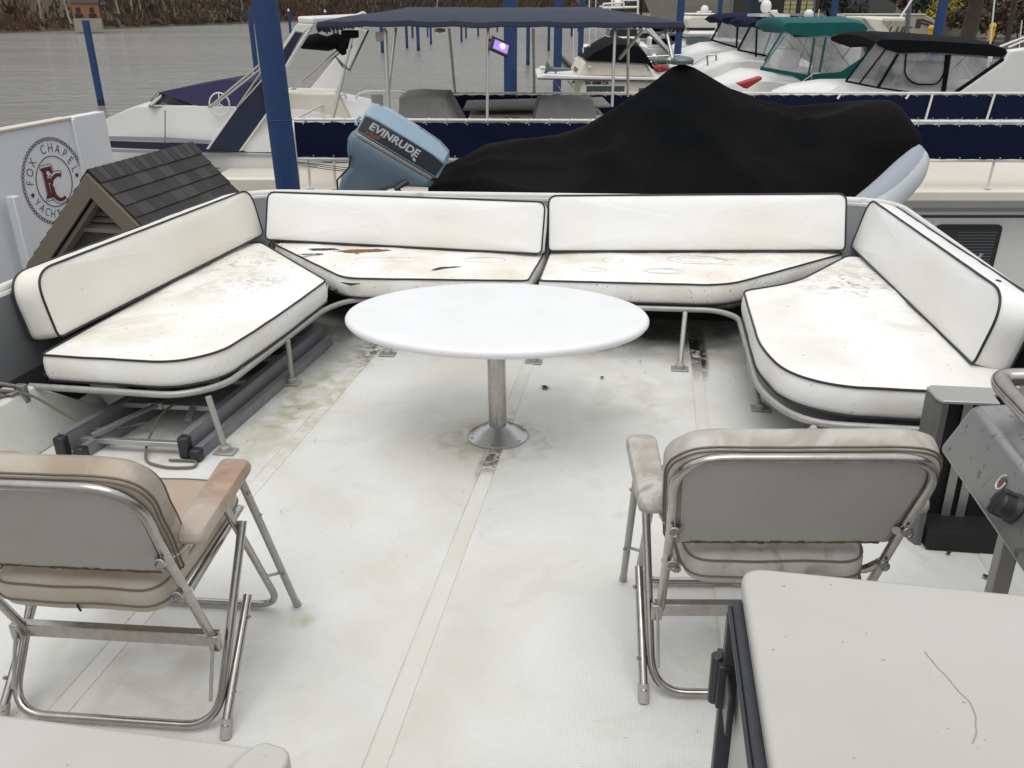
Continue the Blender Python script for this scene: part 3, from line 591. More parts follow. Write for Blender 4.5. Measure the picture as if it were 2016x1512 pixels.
# ragged stuffing at the split corners
for nm, (x, y, z), k in (('frayed_corner', (-2.53, 5.43, .40), 9), ('frayed_corner', (-1.84, 4.66, .345), 10)):
    mb = MB()
    for i in range(k):
        c = Vector((x, y, z))+Vector((random.gauss(0, .018), random.gauss(0, .018), random.gauss(0, .015)))
        d = Vector((random.gauss(0, 1), random.gauss(0, 1), random.gauss(0, .6))).normalized()*.03; e = Vector((random.gauss(0, 1), random.gauss(0, 1), random.gauss(0, 1))).normalized()*.012
        mb.add([c, c+d, c+d+e, c+e*1.4], [(0, 1, 2, 3)], i % 2)
    mb.build(nm, [M['vinyl_aft'], M['torn']], sal, smooth=0, fixn=False)
def scrib(H, parent, cx, cy, rx, ry, turns, r=.0008):
    P = []; q = random.random()*9
    for i in range(int(turns*26)):
        a = i/26*2*pi+q; k = 1+.5*noise.noise(Vector((i*.06, q, 0)))
        x = cx+rx*k*cos(a)+.02*noise.noise(Vector((i*.05, 3, q))); y = cy+ry*k*sin(a)+.015*noise.noise(Vector((i*.05, 7, q))); P.append(on(H, x, y, .0008))
    MB().tube(P, r, 4).build('scribble', M['scribble'], parent)
for a in ((.32, 5.27, .16, .09, 2.6), (.3, 5.26, .1, .05, 1.4), (.12, 4.97, .1, .055, 2.2), (-.2, 5.2, .07, .05, .8), (-.3, 4.96, .06, .03, 1.1), (.5, 5.25, .1, .06, .7)): scrib(Har, sar, *a)
for a in ((-1.55, 5.1, .1, .05, 1.3), (-1.0, 5.13, .13, .06, 1.6), (-1.7, 5.05, .12, .06, .7)): scrib(Hal, sal, *a, r=.0006)

# back cushions: outline in the plane of the cushion, front face = top of the cushion builder
def back(o, xdir, updir, L, h, t, m, label, rt=.11, rb=.03, rn=None):
    Mx = DECK @ frame(o, xdir, updir)
    r = [rb, rb, rt if rn is None else rn[1], rt if rn is None else rn[0]]
    return cushion('back_cushion', [(0, 0), (L, 0), (L, h), (0, h)], r, t, .02, m, label, GB, 0, Mx, bulge=.006, wob=.003)
# left: bottom front edge (-2.73,3.42,.43) -> (-2.7,5.5,.43); leans outboard
back((-2.84, 3.40, .435), (.018, 2.14, 0), (-.19, 0, .30), 2.12, .335, .115, M['vinyl_back_left'], 'long white back cushion of the left bench beside the shingled kiosk', rn=(.14, .16)) if False else None
def lean(bot, top_off, n):  # helper: origin on the rear plane so that the piped front face passes through bot
    return Vector(bot)-Vector(n).normalized()*.115
def backf(b0, b1, up, h, m, label, rn, out, t=.12):
    b0, b1, up = Vector(b0), Vector(b1), Vector(up).normalized(); x = (b1-b0).normalized(); nrm_ = x.cross(up)
    if nrm_.dot(Vector(out)) < 0: b0, b1 = b1, b0; x = -x; nrm_ = x.cross(up); rn = (rn[1], rn[0])
    return back(b0-nrm_*t+up*(.0), x, up, (b1-b0).length, h, t, m, label, rn=rn)
backf((-2.735, 3.40, .437), (-2.675, 5.56, .45), (-.055, 0, .30), .318, M['vinyl_back_left'], 'long white back cushion of the left bench beside the shingled kiosk', (.13, .12), (1, 0, .2), .155)
backf((-2.63, 5.50, .428), (-.66, 5.28, .428), (0.02, .11, .32), .325, M['vinyl_back'], 'wide white back cushion at the far side, left of the middle gap', (.05, .05), (0, -1, .3))
backf((-.62, 5.36, .428), (1.25, 5.53, .435), (-.02, .11, .32), .35, M['vinyl_back'], 'wide white back cushion at the far side, right of the middle gap', (.05, .05), (0, -1, .3))
backf((1.31, 5.62, .438), (1.375, 3.53, .438), (.07, 0, .28), .31, M['vinyl_back'], 'long white back cushion of the right bench with a small punched hole', (.10, .16), (-1, 0, .2), .15)
rbk = [o for o in bpy.data.objects if o.name.startswith('back_cushion')][-1]
MB().cyl((1.497, 3.78, .714), (1.501, 3.78, .7345), .012, 14).build('vent_hole', M['dark_gap'], rbk, M=D())
# the strip of grey panel visible between the two aft backs
dk(MB().box((-.645, 5.62, .53), (.012, .25, .3), T=Matrix.Identity(4)), 'centre_bracket', M['rail_paint'], yt, bevel=.003)

# ================================================================== TABLE
tb = thing('pedestal_table', 'oval white table on a steel pedestal in the middle of the deck', 'table', D(-.64, 3.49, 0))
R = []
for s, z in ((0, .565), (.6, .566), (.97, .567), (.988, .571), (1.0, .582), (.999, .592), (.99, .6), (.975, .604), (.94, .605), (.5, .605), (.01, .605)):
    R.append([(.672*max(s, .01)*cos(2*pi*k/96), .485*max(s, .01)*sin(2*pi*k/96), z) for k in range(96)])
MB().rings(R).build('tabletop', M['table_white'], tb, smooth=60)
MB().lathe([(.042, .02), (.0415, .03), (.0415, .565), (.03, .566)], 32).build('pedestal', M['chrome'], tb)
MB().lathe([(.142, .0), (.142, .008), (.134, .014), (.118, .016), (.075, .052), (.055, .056), (.048, .062), (.043, .063)], 40).build('base', M['stainless'], tb)
mb = MB()
for k in range(6): a = k*pi/3+.5; MB().cyl((.128*cos(a), .128*sin(a), .012), (.128*cos(a), .128*sin(a), .019), .007, 8).build('base_screw', M['chrome'], tb)
MB().box((.0, 0, .555), (.22, .16, .02)).build('mount_plate', M['aluminium'], tb, bevel=.004)
MB().tube(fillet([(.05, -.02, .54), (.075, -.03, .44), (.105, -.03, .41), (.115, -.03, .47), (.12, -.03, .55)], .03, 5), .008, 8, flat=.5).tube([(.045, -.02, .47), (.075, -.03, .42)], .006, 8).build('release_lever', M['chrome'], tb)

# ================================================================== FOLDING CHAIRS
def make_chair(M0, label, vin, extra):
    t = thing('folding_deck_chair', label, 'deck chair', M0, 'padded folding deck chairs with their backs to the camera')
    ch, al = M['chrome'], M['frame_paint']
    for s in (-1, 1):
        MB().tube([(s*.325, .555, .004), (s*.325, .30, .615)], .0115, 12).build('front_leg', al, t)
        MB().tube([(s*.322, -.005, .03), (s*.318, .245, .275)], .0125, 12).build('rear_leg', ch, t)
        MB().tube([(s*.322, -.015, .0), (s*.322, .01, .045)], .016, 12).build('foot_cap', M['chair_board'], t)
        MB().tube([(s*.325, .56, -.002), (s*.325, .548, .022)], .0135, 12).build('foot_cap', al, t)
        MB().tube(fillet([(s*.265, -.068, .60), (s*.292, -.03, .60), (s*.3, .03, .60), (s*.302, .12, .615), (s*.302, .30, .64)], .05, 5), .0115, 10).build('arm_tube', ch, t)
        a = MB(); o2 = resample(fillet([(-.038, -.02, 0), (.038, -.02, 0), (.042, .30, 0), (-.042, .30, 0)], .022, 5, closed=True), .012); R = []
        for sc, z in ((.9, 0), (1, .006), (1.03, .018), (1, .03), (.9, .037), (.6, .041), (.1, .042)):
            R.append([Vector((p.x*sc, .14+(p.y-.14)*(sc if sc > .95 else 1-(1-sc)*.35), z)) for p in o2])
        a.rings(R); ar = a.build('armrest', vin, t); ar.matrix_basis = Matrix.Translation((s*.325, .0, .618)) @ Matrix.Rotation(radians(7), 4, 'X')
        MB().tube(fillet([(s*.285, .01, .46), (s*.245, .035, .41), (s*.235, .08, .395), (s*.23, .46, .43)], .05, 6), .0115, 10).build('seat_rail', ch, t)
        MB().tube([(s*.283, .078, .245), (s*.283, .012, .10)], .005, 6).build('link_rod', al, t)
        MB().tube([(s*.328, .475, .19), (s*.282, .435, .20)], .005, 6).build('link_pin', al, t)
        mb = MB()
        for p in ((.33, .46, .19), (.33, .31, .57), (.33, .36, .47), (.328, .20, .235), (.328, .05, .10), (.272, -.075, .60), (.272, -.015, .47)):
            MB().ball((s*(p[0]+.006), p[1], p[2]), .0065, 5).build('bolt', ch, t)
        mb = MB(); mb.lathe([(.0, 0), (.011, 0), (.0135, .002), (.0135, .008), (.0105, .009), (.009, .004), (.001, .004)], 14, T=Matrix.Translation((s*.284, -.082, .605)) @ Matrix.Rotation(radians(70), 4, 'X')); mb.build('pivot_cap', ch, t)
        mb = MB(); mb.lathe([(.0, 0), (.011, 0), (.0135, .002), (.0135, .008), (.0105, .009), (.009, .004), (.001, .004)], 14, T=Matrix.Translation((s*.272, -.02, .465)) @ Matrix.Rotation(radians(70), 4, 'X')); mb.build('pivot_cap', ch, t)
    MB().tube(fillet([(-.298, .325, .47), (-.298, .0, .022), (.298, .0, .022), (.298, .325, .47)], .1, 8), .0125, 12).build('rear_frame', ch, t)
    MB().tube(fillet([(-.28, .26, .57), (-.28, .53, .018), (.28, .53, .018), (.28, .26, .57)], .1, 8), .0115, 12).build('front_frame', ch, t)
    MB().box((0, .092, .235), (.575, .004, .036)).box((0, .104, .253), (.575, .026, .003)).box((0, .104, .217), (.575, .026, .003)).build('cross_bar', ch, t, bevel=.001)
    for s in (-1, 1): MB().box((s*.285, .085, .237), (.03, .02, .05)).build('bracket', ch, t, bevel=.003)
    # back: tube hoop, board, padded front
    b0, up = Vector((0, .10, .235)), Vector((0, -.26, .615)); un = up.normalized(); Lb = up.length
    w_ = .272
    MB().tube(fillet([(-w_, .10, .235), (-w_-.014, -.06, .613), (-w_-.034, b0.y+up.y, b0.z+up.z), (w_+.034, b0.y+up.y, b0.z+up.z), (w_+.014, -.06, .613), (w_, .10, .235)], [0, .05, .14, .14, .05, 0], 10), .0125, 12).build('back_frame', ch, t)
    Mb = frame(b0, (1, 0, 0), un); # z of this frame points backwards? x cross up
    Mb = Matrix.Translation(b0) @ Matrix((Vector((-1, 0, 0)), un, Vector((-1, 0, 0)).cross(un))).transposed().to_4x4()  # z = forward
    outl = [(-.255, .33), (.255, .33), (.27, .48), (.285, .665), (-.285, .665), (-.27, .48)]
    o2 = fillet([(p[0]*.93, p[1]*1 if p[1] < .6 else .648, 0) for p in outl], [.01, .01, .02, .13, .13, .02], 8, closed=True)
    bb = MB().prism([(p.x, p.y) for p in o2], .006).build('back_board', M['chair_board'], t); bb.matrix_basis = Mb @ Matrix.Translation((0, 0, .002)) @ Matrix.Diagonal((1.08, 1, 1, 1))
    e = [(p.x, p.y+.001, .003) for p in o2 if p.y < .34]
    if len(e) > 1:
        q = MB()
        for i in range(34):
            x = -.225+.45*i/33; q.box((x, .331+random.gauss(0, .0012), -.0005), (.014, random.uniform(.002, .009), .004))
        q = q.build('rust_line', M['rust'], t); q.matrix_basis = Mb @ Matrix.Translation((0, 0, .002)) @ Matrix.Diagonal((1.06, 1, 1, 1))
    o3 = resample(fillet([(p[0]*1.02, p[1] if p[1] < .6 else .69, 0) for p in outl], [.02, .02, .02, .15, .15, .02], 8, closed=True), .016)
    cxx = Vector((0, .5, 0)); R = []
    for sc, z, yo in ((.93, .008, 0), (.985, .014, 0), (1.0, .03, .004), (1.005, .05, .008), (1.0, .07, .012), (.97, .082, .01), (.9, .09, .008), (.7, .096, .0), (.4, .097, 0), (.05, .098, 0)):
        R.append([Vector((cxx.x+(p.x-cxx.x)*sc, cxx.y+(p.y-cxx.y)*sc+(yo if p.y > .5 else 0), z-.02*(p.x/.28)**2*0+.004*noise.noise(p*14))) for p in o3])
    pd = MB().rings(R).build('back_pad', vin, t); pd.matrix_basis = Mb @ Matrix.Translation((0, -.018, 0)) @ Matrix.Diagonal((1.12, 1, 1, 1))
    for z, sc in ((.016, .99), (.026, 1.002), (.078, .985)):
        pp = MB().tube([Vector((p.x*sc, .5+(p.y-.5)*sc+(.004 if p.y > .5 else 0), z+.004*noise.noise(p*14))) for p in o3], .0026, 6, closed=True).build('piping', M['trim_taupe'], pd)
    # seat
    o4 = resample(fillet([(-.235, -.02, 0), (.235, -.02, 0), (.245, .47, 0), (-.245, .47, 0)], .07, 6, closed=True), .02); c4 = Vector((0, .22, 0)); R = []
    for sc, z in ((.5, -.004), (.9, 0), (.97, .008), (1.0, .03), (1.0, .035), (1.005, .05), (1.0, .07), (.96, .085), (.85, .095), (.5, .1), (.05, .1)):
        R.append([Vector((c4.x+(p.x-c4.x)*sc, c4.y+(p.y-c4.y)*sc, z+.004*noise.noise(p*9))) for p in o4])
    st = MB().rings(R).build('seat', vin, t); st.matrix_basis = Matrix.Translation((0, 0, .40)) @ Matrix.Rotation(radians(5), 4, 'X')
    MB().tube([Vector((p.x*1.005, c4.y+(p.y-c4.y)*1.005, .033+.004*noise.noise(p*9))) for p in o4], .003, 6, closed=True).build('piping', M['trim_taupe'], st)
    MB().tube([Vector((p.x*.985, c4.y+(p.y-c4.y)*.985, .082+.004*noise.noise(p*9))) for p in o4], .003, 6, closed=True).build('piping', M['trim_taupe'], st)
    MB().tube([(.0, -.017, .004), (.002, -.023, .016), (.0, -.022, .03)], .003, 6).build('seat_stain', M['torn'], st)
    return t
# right chair: rear-left foot at (.06,1.89), front-left at (-.02,2.48)
def chair_at(x, y, rz, side):  # x,y = rear foot on the given side
    Mx = D(x, y, 0, rz); return Mx @ Matrix.Translation((-side*.32, 0, 0))
make_chair(chair_at(.055, 1.89, radians(7.5), -1), 'cream folding deck chair behind the white cabinet, at right', M['chair_right_vinyl'], None)
make_chair(chair_at(-1.06, 1.60, radians(3.2), 1), 'tan stained folding deck chair cut by the left edge', M['chair_left_vinyl'], None)

# ================================================================== CABINET, LOCKER, GRILL, STAND, LADDER
cb = thing('deck_cabinet', 'white topped cabinet with dark rubber edged door, lower right corner', 'cabinet', D())
o2 = fillet([(.185, -.2, 0), (1.4, -.2, 0), (1.4, 1.205, 0), (.185, 1.255, 0)], [.02, .02, .05, .045], 6, closed=True)
wm('hinge_dark', (.06, .062, .065), .35, .6)
wm('cab_top', (.49, .48, .455), .38, var=(1.6, .8, (.41, .4, .355)), var2=(70, .8, (.2, .17, .12), 3, .7, .73), bump=(5, .12, .01))
dk(MB().prism([(p.x, p.y) for p in o2], .03, T=Matrix.Translation((0, 0, .87))), 'top', M['cab_top'], cb, bevel=.008, seg=3)
dk(MB().box((.8, .5, .435), (1.2, 1.38, .868)), 'body', M['gelcoat'], cb)
dk(MB().box((.185, .52, .855), (.028, 1.36, .026)).box((.178, 1.185, .43), (.03, .03, .83)).box((.166, 1.182, .43), (.006, .012, .83)).box((.168, .52, .855), (.008, 1.36, .008)), 'door_seal', M['dark_rubber'], cb, bevel=.003)
dk(MB().box((.19, .5, .43), (.012, 1.28, .8)), 'door_panel', M['cab_top'], cb, bevel=.002)
mb = MB().cyl((.155, 1.19, .66), (.155, 1.19, .76), .011, 14).box((.166, 1.19, .71), (.02, .05, .09)).box((.17, 1.13, .71), (.006, .06, .08)); dk(mb, 'hinge', M['hinge_dark'], cb, bevel=.002)
mb = MB(); mb.box((.172, .86, .78), (.02, .015, .06)); dk(mb, 'latch', M['black_plastic'], cb, bevel=.002)
hair = [(0.4345, 1.0706), (0.441, 1.039), (0.45, 1.0164), (0.4545, 0.9941), (0.4639, 0.976), (0.4631, 0.9534), (0.4555, 0.9184), (0.4425, 0.8968)]
wm('crack_brown', (.36, .335, .28), .8)
dk(MB().tube([(p.x+.003*noise.noise(p*40), p.y, .9004) for p in resample(fillet([(a[0], a[1], 0) for a in hair], .02, 4), .006, closed=False)], .0009, 4), 'hairline_crack', M['crack_brown'], cb)
for (x, y, r) in [(0.2142, 1.0444, 0.0022), (0.3696, 1.044, 0.003), (0.3578, 1.1, 0.0013), (0.4559, 0.9711, 0.0025), (0.3281, 1.2202, 0.0015), (0.4199, 0.9194, 0.0015), (0.4614, 0.9063, 0.0012)]: dk(MB().lathe([(r, 0), (r*.8, .0008)], 7, T=Matrix.Translation((x, y, .9001)) @ Matrix.Diagonal((1, .5, 1, 1))), 'scuff', M['crack_brown'], cb)

lk = thing('deck_locker', 'off white locker top with a rounded end piece, lower left corner', 'locker', D())
dk(MB().prism([(-1.9, .3), (-.655, .3), (-.655, .98), (-.628, 1.035), (-1.9, 1.05)], .06, T=Matrix.Translation((0, 0, .54))), 'lid', M['cab_top'], lk, bevel=.012, seg=3)
dk(MB().box((-1.27, .62, .27), (1.2, .78, .54)), 'body', M['gelcoat'], lk, bevel=.01)
o2 = fillet([(-.648, .3, 0), (-.555, .3, 0), (-.555, 1.02, 0), (-.622, 1.03, 0), (-.648, .98, 0)], [.01, .05, .05, .02, .02], 6, closed=True)
dk(MB().prism([(p.x, p.y) for p in o2], .62), 'end_piece', M['cab_top'], lk, bevel=.012, seg=3)

gr = thing('gas_grill', 'spotted stainless gas grill with black knob at the right edge', 'grill', D())
# end profile in (x,z), extruded along y
def yprism(P, y0, y1, name, m, parent, bev=.006, seg=2): 
    n = len(P); V = [(p[0], y0, p[1]) for p in P]+[(p[0], y1, p[1]) for p in P]
    return dk(MB().add(V, [tuple(range(n)), tuple(reversed(range(n, 2*n)))]+[(i, n+i, n+(i+1) % n, (i+1) % n) for i in range(n)]), name, m, parent, bevel=bev, seg=seg)
yprism([(.775, .735), (.835, .862), (.92, .872), (1.25, .872), (1.25, .72), (.82, .70)], 1.50, 2.10, 'fire_box', M['steel_panel'], gr, .014, 3)
yprism([(.93, .876), (.93, .955), (1.0, 1.03), (1.2, 1.05), (1.3, .95), (1.3, .876)], 1.46, 2.11, 'hood', M['steel_panel'], gr, .02, 3)
dk(MB().tube(fillet([(.94, 2.07, .955), (.87, 2.07, .95), (.862, 2.02, .945), (.862, 1.5, .945), (.94, 1.46, .955)], .07, 8), .022, 16), 'handle', M['chrome'], gr)
kM = Matrix.Translation((.803, 1.70, .795)) @ Matrix.Rotation(radians(-65), 4, 'Y')
dk(MB().lathe([(.034, 0), (.034, .008), (.028, .012), (.026, .04), (.02, .043)], 24, T=kM).box((0, 0, .03), (.062, .02, .03), T=kM), 'knob', M['black_plastic'], gr, bevel=.003)
kM2 = Matrix.Translation((.808, 1.79, .808)) @ Matrix.Rotation(radians(-65), 4, 'Y')
dk(MB().tube([(.018*cos(a), .014*sin(a), .003) for a in [2*pi*i/16 for i in range(14)]], .0018, 6, T=kM2), 'wire_clip', M['rail_paint'], gr)
dk(MB().lathe([(.012, .0), (.012, .001)], 10, T=kM2), 'rust_spot', mat('rust_red', (.16, .07, .06), .8), gr)
for y in (2.02, 1.55):
    dk(MB().bar((.96, y, .0), (.96, y, .73), .042, .042), 'leg', mat('leg_steel', (.3, .29, .28), .4, .6) if y > 2 else bpy.data.materials['leg_steel'], gr, bevel=.003)
dk(MB().bar((1.25, 2.02, .0), (1.25, 2.02, .73), .042, .042), 'leg', bpy.data.materials['leg_steel'], gr, bevel=.003)

ms = thing('metal_stand', 'grey metal stand with a notched flat top behind the grill', 'stand', D())
z1 = .575
dk(MB().prism([(1.005, 2.83), (1.02, 2.80), (1.2, 2.80), (1.205, 2.88), (1.245, 2.88), (1.5, 2.88), (1.5, 2.94), (1.02, 2.94), (1.0, 2.92)], .012, T=Matrix.Translation((0, 0, z1-.012))), 'top_plate', M['aluminium'], ms, bevel=.003)
dk(MB().prism([(1.0, 2.92), (1.005, 2.83), (1.02, 2.80), (1.04, 2.80), (1.04, 2.806), (1.024, 2.806), (1.011, 2.835), (1.006, 2.92)], z1-.014), 'front_post', mat('post_steel', (.17, .17, .165), .45, .6, var=(6, .6, (.08, .08, .08))), ms)
dk(MB().box((1.25, 2.925, z1/2), (.48, .02, z1-.04)).box((1.3, 2.84, .04), (.5, .14, .07)), 'back_panel', M['dark_gap'], ms)
dk(MB().bar((1.14, 2.9, 0), (1.14, 2.9, z1-.03), .03, .006).bar((1.19, 2.9, 0), (1.19, 2.9, z1-.03), .03, .006), 'slide_strip', M['aluminium'], ms)
dk(MB().box((1.36, 2.86, .03), (.44, .06, .06)), 'rubber_base', M['dark_gap'], ms, bevel=.004)

ld = thing('folding_ladder', 'folded grey aluminium ladder lying under the left bench', 'ladder', D())
def rail(a, b, w=.032, h=.085, m='ladder_grey'):
    a, b = Vector(a), Vector(b); d = (b-a).normalized(); r = d.cross(Vector((0, 0, 1))).normalized(); u = Vector((0, 0, 1)); mb = MB()
    for s in (-1, 1): mb.hexa([a+r*s*w/2-r*.003-u*h/2, a+r*s*w/2+r*.003-u*h/2, a+r*s*w/2+r*.003+u*h/2, a+r*s*w/2-r*.003+u*h/2, b+r*s*w/2-r*.003-u*h/2, b+r*s*w/2+r*.003-u*h/2, b+r*s*w/2+r*.003+u*h/2, b+r*s*w/2-r*.003+u*h/2])
    mb.bar(a+u*h/2, b+u*h/2, w+.006, .006); mb.bar(a+u*0, b+u*0, w, .004); mb.bar(a-u*h/2, b-u*h/2, w+.006, .006)
    return mb
dk(rail((-2.54, 3.03, .075), (-2.3, 4.6, .075)), 'side_rail', M['ladder_grey'], ld)
dk(rail((-1.985, 3.10, .075), (-1.93, 4.6, .075)), 'side_rail', M['ladder_grey'], ld)
dk(rail((-2.46, 3.04, .03), (-2.22, 4.6, .03), .028, .05), 'side_rail', M['ladder_grey'], ld)
dk(rail((-1.93, 3.09, .03), (-1.87, 4.6, .03), .028, .05), 'side_rail', M['ladder_grey'], ld)
for a, b in (((-2.45, 3.03, .075), (-2.54, 3.03, .075)),):
    pass
for x, y in ((-2.54, 3.02), (-1.985, 3.09), (-2.46, 3.03), (-1.93, 3.08)):
    dk(MB().box((x, y, .06 if x in (-2.54, -1.985) else .03), (.05, .05, .105 if x in (-2.54, -1.985) else .06)), 'end_cap', M['black_plastic'], ld, bevel=.01)
for y, z in ((3.12, .05), (3.42, .10), (3.75, .1), (4.08, .1), (4.4, .1)):
    xl, xr = -2.53+(y-3.03)*.152, -1.98+(y-3.1)*.035
    dk(MB().bar((xl, y, z), (xr, y+.01, z), .03 if y < 3.2 else .05, .025), 'rung', M['aluminium'], ld, bevel=.004)
dk(MB().bar((-2.44, 3.1, .085), (-2.28, 3.42, .115), .03, .012).bar((-2.08, 3.3, .09), (-2.12, 3.44, .11), .03, .012), 'hinge_arm', M['ladder_grey'], ld)
dk(MB().box((-2.3, 3.393, .105), (.07, .003, .03)), 'warning_sticker', mat('sticker', (.5, .48, .38), .6), ld)
# dock line hanging by the left end of the bench
rp = thing('mooring_rope', 'thin old rope hanging at the left end of the bench', 'rope', D())
dk(MB().tube(fillet([(-2.93, 2.62, .56), (-2.86, 2.95, .35), (-2.74, 3.13, .27), (-2.62, 3.16, .16), (-2.5, 3.2, .06), (-2.42, 3.24, .05), (-2.3, 3.3, .06)], .1, 5), .0065, 8), 'line', M['rope_old'], rp)
dk(MB().tube(fillet([(-2.2, 3.4, .12), (-2.22, 3.3, .11), (-2.22, 3.16, .03), (-2.15, 3.02, .01), (-2.02, 2.98, .01), (-1.9, 3.0, .01), (-1.92, 3.06, .01), (-2.05, 3.05, .01)], .05, 5), .006, 8), 'loop', M['rope_old'], rp)
st = thing('stanchion', 'pair of grimy steel tubes leaning into a clamp at the left edge', 'stanchion', D())
dk(MB().tube([(-2.98, 2.5, .66), (-2.79, 3.12, .30)], .012, 10), 'tube', M['chrome'], st)
dk(MB().tube([(-2.95, 2.45, .60), (-2.80, 3.08, .275)], .014, 10), 'tube', M['chrome'], st)
dk(MB().box((-2.77, 3.13, .26), (.05, .035, .09)).box((-2.8, 3.08, .285), (.09, .05, .012)), 'clamp', M['ladder_grey'], st, bevel=.006)
# litter
def leaf(x, y, r, label):
    mb = MB(); n = 16; V = [(0, 0, .012)]
    for k in range(n): a = 2*pi*k/n; rr = r*(1+.5*noise.noise(Vector((x*9+cos(a)*2, y*9+sin(a)*2, 0)))+(.25 if k % 3 == 0 else -.15)); V.append((rr*cos(a), rr*sin(a)*.8, .004+.012*abs(noise.noise(Vector((k*1.3, x*7, 1))))))
    mb.add(V, [(0, 1+k, 1+(k+1) % n) for k in range(n)]); mb.tube([(r*.5, r*.3, .01), (r*1.3, r*.8, .006)], .0012, 5)
    o = mb.build('dead_leaf', M['leaf_brown'], M=D(x, y, .0035, x*9), smooth=0, fixn=False); tag(o, label, 'leaf', 'dead leaves on the deck'); return o
leaf(-.49, 4.08, .026, 'curled dark dead leaf on open deck right of the table pedestal')
leaf(-1.95, 3.52, .03, 'brown leaf scrap on deck between ladder and second bench leg')
leaf(-2.0, 4.25, .035, 'dark leaf on shaded deck beyond the second left bench leg')
leaf(-.2, 4.25, .012, 'tiny seed scrap between the table and the right bench leg')
leaf(1.2, 2.62, .012, 'small leaf speck on the deck left of the grill leg')
leaf(1.12, 2.75, .009, 'smallest leaf speck beside the stand base')

# ================================================================== TENDER WITH BLACK COVER + OUTBOARD
tn = thing('covered_dinghy', 'grey inflatable dinghy under a black cloth cover behind the yacht rail', 'dinghy', Matrix.Translation((1.5, 8, 3)))
def top_z(px, py, Y=8.0): v = at(px, py, Y); return v.x, v.z
ridge = [(845, 362), (865, 345), (905, 320), (955, 290), (1030, 275), (1100, 263), (1150, 246), (1190, 224), (1240, 190), (1290, 155), (1322, 127), (1345, 119), (1368, 127), (1400, 147), (1440, 170), (1500, 190), (1560, 206), (1640, 201), (1700, 197), (1750, 197), (1768, 207), (1790, 235), (1812, 268), (1824, 290)]
rz = [top_z(*p) for p in ridge]
def rz_at(x):
    for (a, za), (b_, zb) in zip(rz, rz[1:]):
        if a <= x <= b_: return za+(zb-za)*(x-a)/(b_-a)
    return rz[0][1] if x < rz[0][0] else rz[-1][1]
x0, x1 = rz[0][0], rz[-1][0]; NX, NV = 110, 44; V = []; Fs = []
pk = at(1345, 119, 8)
for i in range(NX):
    x = x0+(x1-x0)*i/(NX-1); zr = rz_at(x); f = (x-x0)/(x1-x0)
    hb = .86*min(1, ((1-f)*3.2+.06)**.55)*min(1, (.35+f*4)); zg = min(zr-.02, 3.12+.12*f**3)
    for j in range(NV):
        v = -1+2*j/(NV-1); a = abs(v); pkf = math.exp(-((x-pk.x)/.9)**2)
        sh_ = pkf*a+(1-pkf)*(a**2.4)   # tent near the peak, rounded elsewhere
        z = zr-(zr-zg)*sh_
        ang = math.atan2((x-pk.x), (v*.9 if abs(v) > .02 else .02)); dist = math.hypot(x-pk.x, v*.9)
        fold = .042*math.sin(ang*11+2.5*noise.noise(Vector((x, v, 0))))*min(1, dist*.9)*(1 if a > .1 else a*10)
        rr_ = abs(noise.noise(Vector((x*1.0+v*1.6, v*.9-x*.35, 4)))); fold += (.055*(1-min(1, rr_*5))**1.5+.035*noise.noise(Vector((x*1.1, v*1.4, 4))))*min(1, a*4)+.02*noise.noise(Vector((x*3, v*3.3, 8)))*min(1, a*4)
        sag = -.10*math.sin(min(1, max(0, dist/2.4))*pi)*math.sin(a*pi)*.8
        zt_ = top_z(1812, 268)[1]; fold *= max(0, 1-max(0, f-.72)*5); cut = .62*max(0, (f-.62)/.38)*max(0, zt_-z) if v < .2 else 0
        V.append((x+.05*fold-cut, 8+v*hb, z+fold+sag*max(0, 1-max(0, f-.72)*5)))
for i in range(NX-1):
    for j in range(NV-1): Fs.append((i*NV+j, i*NV+j+1, (i+1)*NV+j+1, (i+1)*NV+j))
cv = MB().add(V, Fs).build('cover', M['black_canvas'], tn, smooth=70); cv.matrix_parent_inverse = tn.matrix_world.inverted() if False else cv.matrix_parent_inverse
def W_(o): o.matrix_parent_inverse = o.parent.matrix_world.inverted(); return o
def setw(o, parent):  # child given in world coordinates
    o.parent = parent; o.matrix_world = Matrix.Identity(4); return o
setw(cv, tn)
sk = MB(); n = NX
for side in (0, NV-1):
    A_ = [Vector(V[i*NV+side]) for i in range(NX-12)]; o_ = Vector((0, -.03 if side == 0 else .03, 0))
    sk.add(A_+[p+Vector((-.2 if k > NX*.6 else 0, 0, -.3))+o_ for k, p in enumerate(A_)], [(i, i+1, NX-12+i+1, NX-12+i) for i in range(NX-13)])
setw(sk.build('cover_skirt', M['black_canvas'], None, smooth=70, fixn=False), tn)
mb = MB(); c = at(1343, 114, 8); mb.lathe([(.0, -.05), (.1, -.05), (.105, -.02), (.09, 0), (.055, .012), (.0, .018)], 20, T=Matrix.Translation(c)).box(c+Vector((.0, 0, -.02)), (.17, .13, .03))
setw(mb.build('cover_vent', M['horn_grey'], None), tn)
